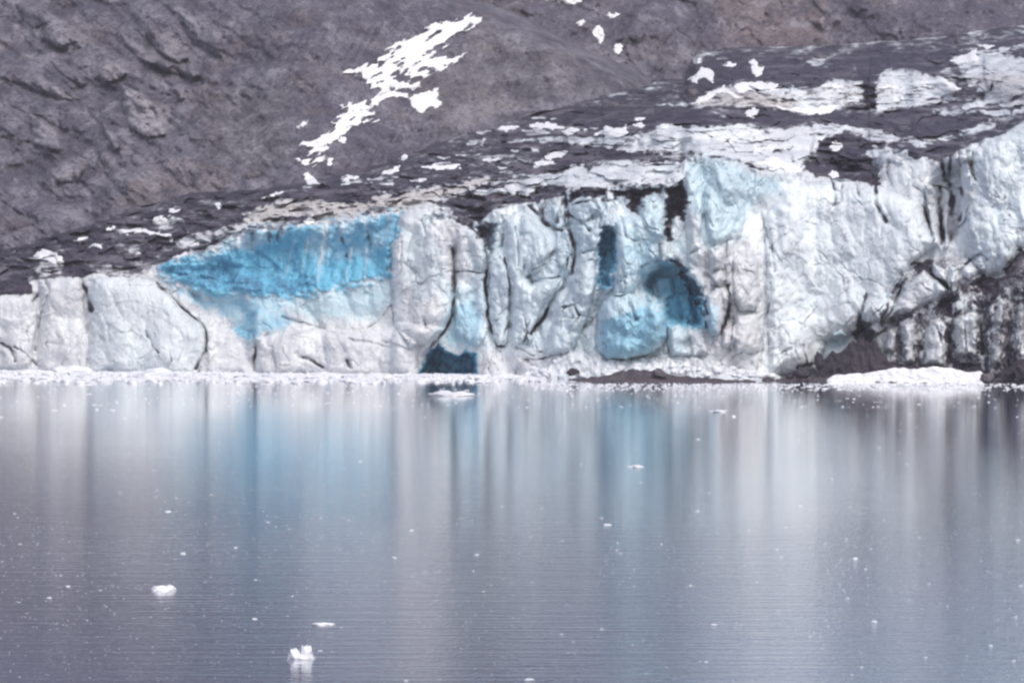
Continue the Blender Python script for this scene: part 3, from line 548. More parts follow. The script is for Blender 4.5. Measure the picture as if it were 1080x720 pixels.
paint('cyan', [(500, 232), (560, 222), (640, 206), (700, 205), (722, 240), (735, 300), (720, 345), (700, 380), (560, 372), (500, 350)], .26, 24, 8)
paint('cyan', TOWER, .5, 6); paint('cyan', ROUND_BLOCK, .62, 6); paint('cyan', SMALL_BLOCK, .4, 4); paint('cyan', [(470, 300), (512, 300), (512, 366), (462, 366)], .42, 12, 6)
# --- fine cracking
for sx_, sy_, sd_, st_ in ((15, 46, 150, .62), (26, 30, 151, .5), (8, 22, 152, .5), (34, 14, 153, .4)):
    wx = U+7*fbm(U/18, V/18, 3, sd_+20); wy_ = V+7*fbm(U/18, V/18, 3, sd_+30)
    pn = perlin(wx/sx_, wy_/sy_, sd_); g_l = np.exp(-(pn/.028)**2)*sm((fbm(U/34, V/34, 2, sd_+40)+.02)/.35)
    g_l = g_l*lin([(-400, .45), (440, .55), (500, 1.), (720, 1.), (800, .5), (850, .22), (960, .35), (1000, .9), (1500, .9)], U)
    dep -= .45*(1-above)*g_l; dirt_shade[:] = np.maximum(dirt_shade, (1-above)*g_l*st_*np.clip(1-1.3*blue, 0, 1))
# --- relief of broken ice
front = 1-above
dirt_shade[:] = np.maximum(dirt_shade, .27*(sdf(FOOT, Uw, Vw) > 0))
cv, ce = cells(U/26+.6*fbm(U/30, V/30, 2, 40), V/36+.6*fbm(U/30, V/30, 2, 44), 2)
cv2, ce2 = cells(U/10+.5*perlin(U/12, V/12, 41), V/14+.5*perlin(U/12, V/12, 42), 5)
soft = lambda a: np.pad(a, 1, 'edge')
def blur(a, n):
    for _ in range(n):
        p = np.pad(a, 1, 'edge'); a = .5*a+.125*(p[:-2, 1:-1]+p[2:, 1:-1]+p[1:-1, :-2]+p[1:-1, 2:])
    return a
cv = blur(cv, 2); cv2 = blur(cv2, 1)
cv3 = blur(cells(U/12+.5*fbm(U/20, V/40, 2, 46), V/54+.4*fbm(U/30, V/40, 2, 47), 21)[0], 1)
calm_ = lin([(-400, .35), (220, .4), (440, .5), (500, 1.), (800, .9), (850, .45), (960, .5), (1000, .9), (1500, .6)], U)
fa = facets(U/24+.35*fbm(U/30, V/30, 2, 40), V/46+.35*fbm(U/30, V/30, 2, 44), 2)
fb = facets(U/10+.3*perlin(U/12, V/12, 41), V/18+.3*perlin(U/12, V/12, 42), 5)
fc = facets(U/4.6, V/6.5, 6)
dep += front*(3.0*fa*(.35+.65*calm_) + .9*fb*calm_ + .36*fc*calm_ + 0*(.6*cv3*calm_) + .25*cv2 + .6*calm_*ridged(U/24, V/110, 3, 50) + .9*fbm(U/45, V/45, 3, 52) + .22*fbm(U/7, V/10, 3, 54))
crk = np.exp(-(ce/.035)**2)*sm((fbm(U/40, V/40, 2, 60)-.12)/.25)
dep -= front*.5*crk; dirt_shade[:] = np.maximum(dirt_shade, front*.38*crk*np.clip(1-1.3*blue, 0, 1))
mess = lin([(-400, .6), (420, .65), (480, 1.3), (720, .9), (800, .55), (840, .12), (960, .25), (1000, .8), (1500, .8)], U)
dirt_shade[:] += front*mess*np.clip(1-blue, .3, 1)*np.clip(.62*fbm(U/20, V/28, 5, 62, .64)-.03, 0, 1)*.95
below = np.clip((Vw-vtop)/26, 0, 1)      # mud washed down from the rim in runnels
dirt_shade[:] += front*(1-below)**2*np.clip(1-1.2*blue, 0, 1)*np.clip(.55*perlin(U/5, V/60, 63)+.45*fbm(U/16, V/40, 2, 64)+.12*mess-.05, 0, 1)*lin([(-400, .75), (440, .8), (480, 1.35), (725, 1.3), (790, .8), (1500, .8)], U)
topb = above
dirt_shade[:] += band*(.08+.62*np.clip(fbm(U/18+fbm(U/30, V/12, 2, 171), V/3.6, 4, 170, .6), -.2, 1))
topb = above*(1-.55*band)
dep += topb*(6.*fbm(U/40, V/12, 4, 70) + 3.5*cells(U/22, V/7, 8)[0] + 2.2*fbm(U/9, V/4, 3, 72))
dirt_shade[:] += topb*(lin([(-400, .5), (500, .55), (750, .8), (1500, .85)], U)*fbm(U/26, V/6, 5, 74, .62)+.28*fbm(U/8, V/3, 3, 76))
# integrate the slope from the waterline up
kk = (HOR-V)/F
Y = np.zeros(U.shape); base = CAMZ*F/(vwl-HOR)
Y[-1] = base[0]
for j in range(len(G.v)-2, -1, -1):
    dk = kk[j]-kk[j+1]
    lo = (G.v[j] > vwl[0])
    t = np.maximum(steep[j], kk[j]+.045)
    Y[j] = np.where(lo, base[0], Y[j+1]*(1+dk/(t-kk[j])))
for _ in range(3):                      # knock the corners off
    Y[1:-1] = .25*Y[:-2]+.5*Y[1:-1]+.25*Y[2:]; Y[:, 1:-1] = .25*Y[:, :-2]+.5*Y[:, 1:-1]+.25*Y[:, 2:]
G.Y = Y
vcon = lin(CONTACT, Uw)
G.valid = V > lin(CONTACT, U)-26
def gblur(a, sig):                       # sideways gaussian blur
    n = int(sig*3); kx = np.exp(-.5*(np.arange(-n, n+1)/sig)**2); kx /= kx.sum()
    return np.array([np.convolve(np.pad(r, n, 'edge'), kx, 'valid') for r in a])
loc = gblur(G.Y, 3)-gblur(G.Y, 14); wt = sm((vtop-V+2)/24)
G.Y = G.Y*(1-wt)+wt*(gblur(G.Y, 75)+3.2*np.tanh(loc/4))
tuck = np.clip((vcon-V)/6, 0, 4)        # above the contact line the ice dives under the hill
G.Y = G.Y - dep + 18*tuck
P = world(U, V, G.Y); N = grid_normals(P)
Z = np.stack([blue, np.clip(dirt_shade, 0, 1.2), tan, cyan], -1)
glacier = bpy.data.objects.new('glacier', None); C.objects.link(glacier); glacier.location = (0, 725, 0)
tag(glacier, 'grey white glacier front with bright blue ice under a dark debris covered top', 'glacier')

Uc = .25*(Uw[1:, 1:]+Uw[:-1, 1:]+Uw[1:, :-1]+Uw[:-1, :-1]); Vc = .25*(Vw[1:, 1:]+Vw[:-1, 1:]+Vw[1:, :-1]+Vw[:-1, :-1])
fvalid = G.valid[1:, 1:] & G.valid[:-1, :-1]
region = np.where(Vc < lin(CLIFFTOP, Uc), 1, 0)
PART = {0: ('ice_cliff', 'vertical grey white ice face with cracks'), 1: ('debris_cover', 'dark rock strewn top of the glacier')}
def part(name, pts, label=None):
    i = len(PART); PART[i] = (name, label)
    p = np.array(pts); m = (Uc > p[:, 0].min()) & (Uc < p[:, 0].max()) & (Vc > p[:, 1].min()) & (Vc < p[:, 1].max())
    s = np.zeros(Uc.shape); s[m] = sdf(pts, Uc[m], Vc[m]); region[s > 0] = i
part('ice_band', ICE_STEPS[0][2], 'flat pale ice band above the blue tower')
part('ice_band', ICE_STEPS[1][2], 'wide pale ice band above the fluted wall')
part('ice_band', ICE_STEPS[3][2], 'brownish white ice band near the hill foot')
part('ice_band', ICE_STEPS[4][2], 'square ended pale ice band at upper right')
part('blue_ice_scar', BLUE_SCAR, 'large bright blue fresh ice face')
part('ice_buttress', LEFT_BUTTRESS, 'broad smooth pale buttress left of the blue ice')
part('ice_buttress', LOWER_MASS, 'low pale mass below the blue ice')
part('ice_column', COLUMN_A, 'tall pale column right of the blue ice')
part('ice_column', COLUMN_B, 'narrow pointed column')
part('ice_column', COLUMN_C, 'tall white column with a crooked crack')
part('ice_column', WEDGE, 'white leaning wedge left of the dark slot')
part('ice_tower', TOWER, 'pale blue tower standing over the round block')
part('ice_block', ROUND_BLOCK, 'rounded turquoise block near the water')
part('ice_block', SMALL_BLOCK, 'small pale block beside the round one')
part('ice_cave', CAVE, 'square dark blue hole at the waterline')
part('ice_cave', CAVE_B, 'deep blue hollow right of the tower')
part('ice_slot', SLOT, 'dark vertical slot')
part('ice_column', COLUMN_D, 'short column, blue below')
part('ice_column', KNOB, 'round topped pale knob on the fluted wall')
part('ice_wall', WALL, 'bright white wall at right')
part('ice_wall', FARWALL, 'pale smooth wall at the right edge')
part('dirty_ice', FOOT, 'dirty streaked ribbed ice at the right foot')
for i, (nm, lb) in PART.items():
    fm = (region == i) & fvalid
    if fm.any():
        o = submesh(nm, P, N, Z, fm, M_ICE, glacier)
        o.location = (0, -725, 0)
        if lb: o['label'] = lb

# ================================================================== HILLS
def hill_surface(uu, vv, y0, slope, contact):
    s = Surface(uu, vv); s.k = (HOR-s.V)/F; k0 = (HOR-contact(s.U))/F
    s.Y = y0(s.U)*(slope-k0)/(slope-s.k)
    return s
def gl_contact_Y(u):
    return G.at(u, lin(CONTACT, u)+3)
_uu = np.arange(-380, 1460, 20.); _yc = gl_contact_Y(_uu)
_yc = np.array([_yc[max(0, i-3):i+4].max() for i in range(len(_yc))]); _yc = np.convolve(np.pad(_yc, 4, 'edge'), np.ones(9)/9, 'valid')
conY = lambda u: np.interp(u, _uu, _yc)+6

# nearest: the hillside behind the left half, with its round shoulder
SKY_A = [(-3000, -3000), (395, -3000), (400, -300), (440, -70), (480, -2), (520, 6), (552, 18), (580, 34), (612, 50), (640, 62), (668, 72), (690, 84), (708, 96), (722, 112), (726, 150), (740, 420), (3000, 600)]
A = hill_surface(spread(-1500, -15, 735, 790, 1.5, 1.2, 60), rows_up(-430, -14, 330, 1.35), lambda u: conY(np.minimum(u, 700)), .62, lambda u: lin(CONTACT, np.minimum(u, 700)))
U, V = A.U, A.V
Z_A = np.zeros(U.shape+(4,))
skyA = lin(SKY_A, U+3*fbm(U/30, V/30, 2, 80))
edge = np.minimum(V-skyA, 999.)
cr, sr = math.cos(.62), math.sin(.62)                # rock ribs run down to the right on the left side
Rx = (U*cr+V*sr); Ry = (-U*sr+V*cr)
lw = sm((330-U)/160)                                # weight of ribbed rock
def bl3(a, n=4):
    return blur(a, n)
d = 9*fbm(U/150, V/110, 3, 90) + 5*fbm(U/48, V/40, 3, 92)
c1, e1 = cells(Rx/46+.5*fbm(U/40, V/40, 2, 94), Ry/17+.5*fbm(U/40, V/40, 2, 95), 11)
c2, e2 = cells(Rx/20+.4*perlin(U/15, V/15, 96), Ry/9+.4*perlin(U/15, V/15, 97), 14)
c3, e3 = cells(Rx/8+.4*perlin(U/9, V/9, 196), Ry/5+.4*perlin(U/9, V/9, 197), 16)
f1 = facets(Rx/46+.3*fbm(U/40, V/40, 2, 94), Ry/19+.3*fbm(U/40, V/40, 2, 95), 11); f2 = facets(Rx/17, Ry/9, 14); f3 = facets(Rx/7, Ry/4.5, 15)
d += lw*(4.2*f1+1.7*f2+.6*f3)+(1-lw)*(.9*f1+.9*f2+.5*f3)
d += lw*(.0*c1+.8*ridged(Rx/70, Ry/18, 3, 99)+.55*c3) + (1-lw)*.2*c3 + 1.2*fbm(U/8, V/7, 4, 98, .6)
d += -.7*lw*np.exp(-(e1/.06)**2)
# vertical grass-like rills of the shoulder
d += (1-lw)*1.0*ridged((U+V*.5)/9, V/40, 2, 101)
def abulge(pts, h, r, pale=0., k=1.):
    global d
    s = sdf(pts, U+2.*fbm(U/20, V/20, 2, 103), V+2.*fbm(U/20, V/20, 2, 104)); q = np.clip(s/r, 0, 1)
    d = d + .85*h*np.sqrt(np.maximum(0, 1-(1-q)**2)); Z_A[..., 0] = np.maximum(Z_A[..., 0], 2.1*pale*sm(s/5+.5)*(.75+.5*fbm(U/9, V/7, 2, 112)))
def azone(ch, pts, val, fe=12):
    s = sdf(pts, U+5*fbm(U/26, V/22, 3, 105), V+5*fbm(U/26, V/22, 3, 106)); Z_A[..., ch] = np.maximum(Z_A[..., ch], val*sm(s/fe+.5))
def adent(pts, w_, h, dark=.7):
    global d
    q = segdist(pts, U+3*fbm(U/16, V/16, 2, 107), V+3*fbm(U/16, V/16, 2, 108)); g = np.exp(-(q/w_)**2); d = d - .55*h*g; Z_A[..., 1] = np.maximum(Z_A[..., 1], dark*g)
H = lambda pts: cf(0, 0, 3.6, pts)
for pts, h, r, pale in [([(460, 320), (500, 340), (560, 370), (620, 420), (640, 470), (630, 520), (560, 525), (490, 480), (460, 400)], 7, 9, .55), ([(370, 250), (400, 232), (450, 245), (480, 275), (460, 305), (400, 315), (360, 290)], 6, 7, .45), ([(660, 330), (700, 335), (710, 375), (680, 385)], 4, 6, .3),
                        ([(110, 430), (170, 460), (220, 520), (250, 570), (190, 575), (130, 550)], 5, 9, .35), ([(380, 465), (420, 490), (465, 555), (440, 575), (400, 520)], 4, 6, .3), ([(190, 650), (250, 610), (320, 640), (300, 690), (210, 690)], 4, 8, .25), ([(455, 125), (520, 170), (600, 220), (660, 245), (640, 275), (540, 230), (470, 170)], 6, 7, .2), ([(560, 100), (660, 150), (720, 220), (680, 245), (600, 200), (560, 150)], 6, 9, .25),
                        ([(690, 60), (780, 60), (850, 130), (840, 220), (760, 180), (700, 120)], 6, 12, .1), ([(60, 10), (180, 20), (200, 80), (130, 110), (80, 70)], 6, 12, .2), ([(170, 60), (260, 100), (300, 160), (220, 180), (150, 150)], 5, 10, .15), ([(0, 240), (120, 260), (220, 330), (280, 380), (200, 370), (80, 320), (0, 300)], 6, 10, .2), ([(180, 220), (240, 240), (340, 310), (310, 335), (220, 270)], 5, 7, .12),
                        ([(920, 330), (950, 345), (960, 375), (920, 360)], 3, 5, .2), ([(700, 200), (720, 190), (760, 280), (720, 320)], 4, 8, .1)]:
    abulge(H(pts), h, r, pale)
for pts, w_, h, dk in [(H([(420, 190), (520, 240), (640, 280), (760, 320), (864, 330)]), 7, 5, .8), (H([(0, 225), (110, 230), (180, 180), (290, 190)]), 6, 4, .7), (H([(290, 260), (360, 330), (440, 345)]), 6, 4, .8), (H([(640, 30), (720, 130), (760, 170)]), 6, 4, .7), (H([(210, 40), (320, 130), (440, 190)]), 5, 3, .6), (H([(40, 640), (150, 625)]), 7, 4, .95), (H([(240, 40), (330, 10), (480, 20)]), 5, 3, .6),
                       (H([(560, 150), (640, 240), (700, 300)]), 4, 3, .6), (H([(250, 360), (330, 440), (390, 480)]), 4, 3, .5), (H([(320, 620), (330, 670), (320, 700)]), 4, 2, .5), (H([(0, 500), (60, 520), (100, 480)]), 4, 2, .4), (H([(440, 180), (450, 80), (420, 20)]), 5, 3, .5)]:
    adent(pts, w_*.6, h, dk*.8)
azone(2, [(155, 178), (200, 165), (235, 172), (250, 190), (220, 206), (180, 208), (140, 216), (125, 210)], .55)
azone(2, [(280, 60), (330, 40), (360, 70), (330, 110), (290, 100)], .12); azone(2, [(60, 20), (120, 22), (140, 50), (80, 50)], .25)
azone(3, [(205, 100), (300, 95), (310, 160), (270, 175), (215, 170)], .45, 30); azone(3, [(500, 20), (600, 55), (680, 85), (715, 108), (690, 106), (600, 100), (520, 125), (470, 140), (440, 120), (470, 60)], .38, 24)
azone(0, [(255, 168), (285, 166), (295, 190), (262, 196)], .4, 10); azone(0, [(465, 120), (520, 102), (570, 108), (540, 122), (490, 138)], .28, 14)
azone(1, [(340, 180), (420, 160), (450, 145), (500, 150), (480, 170), (420, 195), (340, 205)], .55, 16); azone(1, [(460, 118), (500, 90), (440, 95), (400, 130), (340, 160), (360, 190), (430, 165)], .25, 20); azone(1, [(150, -40), (480, -40), (420, 20), (330, 25), (280, 60), (220, 30)], .30, 40)
azone(1, [(300, 60), (350, 68), (385, 98), (360, 112), (340, 130), (300, 120)], .18, 24)
Z_A[..., 0] += .9*np.clip(fbm(Rx/34, Ry/16, 4, 110, .6)-.05, 0, 1)*(.35+.65*lw); Z_A[..., 1] += 1.2*np.clip(fbm(Rx/44, Ry/20, 4, 115, .6)-.08, 0, 1)*(.35+.65*lw)
roll = np.clip(1-edge/30, 0, 1)                      # the crest rounds away
A.Y = A.Y - d*1.0 + 70*(1-np.sqrt(np.maximum(0, 1-roll**2)))*(U > 380)
A.Y += 3.*np.clip(V-lin(CONTACT, U)-2, 0, 40)         # foot dives behind the glacier
A.valid = edge > -2
def build_hill(S, Zs, mat, name, label):
    Pp = world(S.U, S.V, S.Y); Nn = grid_normals(Pp)
    fm = S.valid[1:, 1:] & S.valid[:-1, :-1] & S.valid[1:, :-1] & S.valid[:-1, 1:]
    return tag(submesh(name, Pp, Nn, Zs, fm, mat), label, 'hill', None, 'structure')
build_hill(A, Z_A, M_HILL, 'hill', 'grey rocky hillside with a rounded shoulder behind the glacier')

# behind it: the hill with a sloping skyline
SKY_B = [(-3000, -3000), (585, -3000), (600, -260), (650, -80), (690, -10), (705, 2), (735, 16), (760, 28), (780, 42), (795, 52), (803, 64), (815, 90), (850, 400), (3000, 800)]
B = hill_surface(spread(330, 440, 830, 860, 2, 1.2, 40), rows_up(-430, -14, 130, 1.7), lambda u: conY(700)*1.10+0*u, .62, lambda u: 104+0*u)
U, V = B.U, B.V; skyB = lin(SKY_B, U+3*fbm(U/30, V/30, 2, 120)); edge = V-skyB; Z_B = np.zeros(U.shape+(4,))
dB = 12*fbm(U/120, V/90, 3, 122)+4*fbm(U/40, V/34, 3, 124)+.9*cells(U/18, V/15, 17)[0]+1.8*fbm(U/8, V/7, 3, 125)+1.3*ridged((U-V*.4)/10, V/40, 2, 126)
roll = np.clip(1-edge/28, 0, 1); B.Y = B.Y-dB+70*(1-np.sqrt(np.maximum(0, 1-roll**2))); B.valid = edge > -2
Z_B[..., 3] = .5*sm(1-np.abs(edge-40)/40); Z_B[..., 1] = .35*sm((690-U)/90)*sm((40-V)/50+.5)
build_hill(B, Z_B, M_HILL, 'hill', 'dull green grey hill with a sloping skyline behind the rounded shoulder')

# farthest: the mountain that fills the top right and rises out of the frame
D = hill_surface(spread(-2600, 560, 1095, 3000, 2, 1.2, 80), rows_up(-430, -14, 130, 1.7), lambda u: np.maximum(conY(np.clip(u, -380, 1440)), conY(760)*1.06)*1.03+0*u, .66, lambda u: lin(CONTACT, np.clip(u, 735, 1500)))
U, V = D.U, D.V; Z_D = np.zeros(U.shape+(4,))
ue = sm((U-866)/14)
dD = 14*fbm(U/130, V/100, 3, 130)+5*fbm(U/45, V/36, 3, 132)+1.2*cells((U*.8+V*.6)/24, (V*.8-U*.6)/13, 19)[0]+2.2*fbm(U/9, V/8, 3, 134)+1.6*ridged((U+V*.7)/12, V/44, 2, 136)
dD += 9*sm((U-800)/40)*(1-ue)
D.Y = D.Y-dD+np.where(U < 560, 60, 0)*sm((560-U)/200)
Z_D[..., 2] = .75*sm((U-745)/30)*(1-ue)*sm((V+60)/60+.2); Z_D[..., 1] = .22*ue+.3*sm((V-30)/20)*sm((U-900)/60)
D.valid = D.V > lin([(-3000, -430), (520, -430), (640, -300), (760, -130), (840, -50), (1000, -24), (1500, -30), (3500, -120)], D.U)+14*fbm(D.U/60, 0*D.U, 4, 138)  # unseen skyline cut low at right, letting sky brighten the water there
build_hill(D, Z_D, M_FAR, 'mountain', 'tall grey mountainside with a rusty brown flank above the glacier')

# ================================================================== things lying on the slopes
def nearest(U, V):
    return np.minimum(np.minimum(G.at(U, V), A.at(U, V)), np.minimum(B.at(U, V), D.at(U, V)))

def patch(name, pts, label, cat, mat, thick=.9, group=None, step=1.1, warp=1.6, zone=None):
    """a bank of snow lying on whatever slope is there: closed mesh with a domed top"""
    p = np.array(pts); m = 4
    uu = np.arange(p[:, 0].min()-m, p[:, 0].max()+m, step); vv = np.arange(p[:, 1].min()-m, p[:, 1].max()+m, step*.8)
    u_, v_ = np.meshgrid(uu, vv)
    s = sdf(pts, u_+warp*fbm(u_/9, v_/6, 2, 140), v_+warp*fbm(u_/9, v_/6, 2, 141))
    if np.ptp(p[:, 1]) > 30 and np.ptp(p[:, 0]) > 30: s = np.minimum(s+1, 4.2)+12.5*(fbm((u_*.85-v_*.52)/17, (v_*.85+u_*.52)/4.2, 4, 147, .6)-.10)
    else: s = np.minimum(s+.3, 2.6)+2.6*fbm(u_/6, v_/2.6, 3, 148)
    y = nearest(u_, v_)
    big = y > 8e8
    q = np.clip(s/5, 0, 1); top = y-thick*np.where(s > 0, .25+.75*np.sqrt(np.maximum(0, 1-(1-q)**2)), -.35) - .25*perlin(u_/4, v_/3, 143)*(s > 0)
    bot = y+1.2
    keep = (s > -1.0) & ~big
    f = keep[1:, 1:] & keep[:-1, 1:] & keep[1:, :-1] & keep[:-1, :-1]
    if not f.any(): return None
    R, K = u_.shape; idx = np.arange(R*K).reshape(R, K)
    q4 = np.stack([idx[1:, :-1], idx[1:, 1:], idx[:-1, 1:], idx[:-1, :-1]], -1)[f]
    used, inv = np.unique(q4.ravel(), return_inverse=True); q4 = inv.reshape(-1, 4); n = len(used)
    Pt = world(u_, v_, top).reshape(-1, 3)[used]; Pb = world(u_, v_, bot).reshape(-1, 3)[used]
    e = np.concatenate([q4[:, [0, 1]], q4[:, [1, 2]], q4[:, [2, 3]], q4[:, [3, 0]]])
    key = set(map(tuple, e.tolist())); rim = np.array([(a, b) for a, b in key if (b, a) not in key])
    walls = np.stack([rim[:, 1], rim[:, 0], rim[:, 0]+n, rim[:, 1]+n], -1)
    verts = np.concatenate([Pt, Pb]); ctr = verts.mean(0); ctr[2] = verts[:, 2].min()
    o = raw_mesh(name, verts-ctr, np.concatenate([q4, q4[:, ::-1]+n, walls]), mat)
    o.location = ctr
    return tag(o, label, cat, group)

def strip(a, b, h, n=9):
    (x0, y0), (x1, y1) = a, b; up = []; dn = []; rr = random.Random(int(x0*31+y0*17)); m = rr.uniform(.3, .7)
    for i in range(n+1):
        t = i/n; w = h*(.12+.98*max(0, 1-abs((t-m)/(m if t < m else 1-m)))**.75)
        up.append((x0+(x1-x0)*t, y0+(y1-y0)*t-w*rr.uniform(.5, 1.25))); dn.append((x0+(x1-x0)*t, y0+(y1-y0)*t+w*rr.uniform(.5, 1.25)))
    return up+dn[::-1]

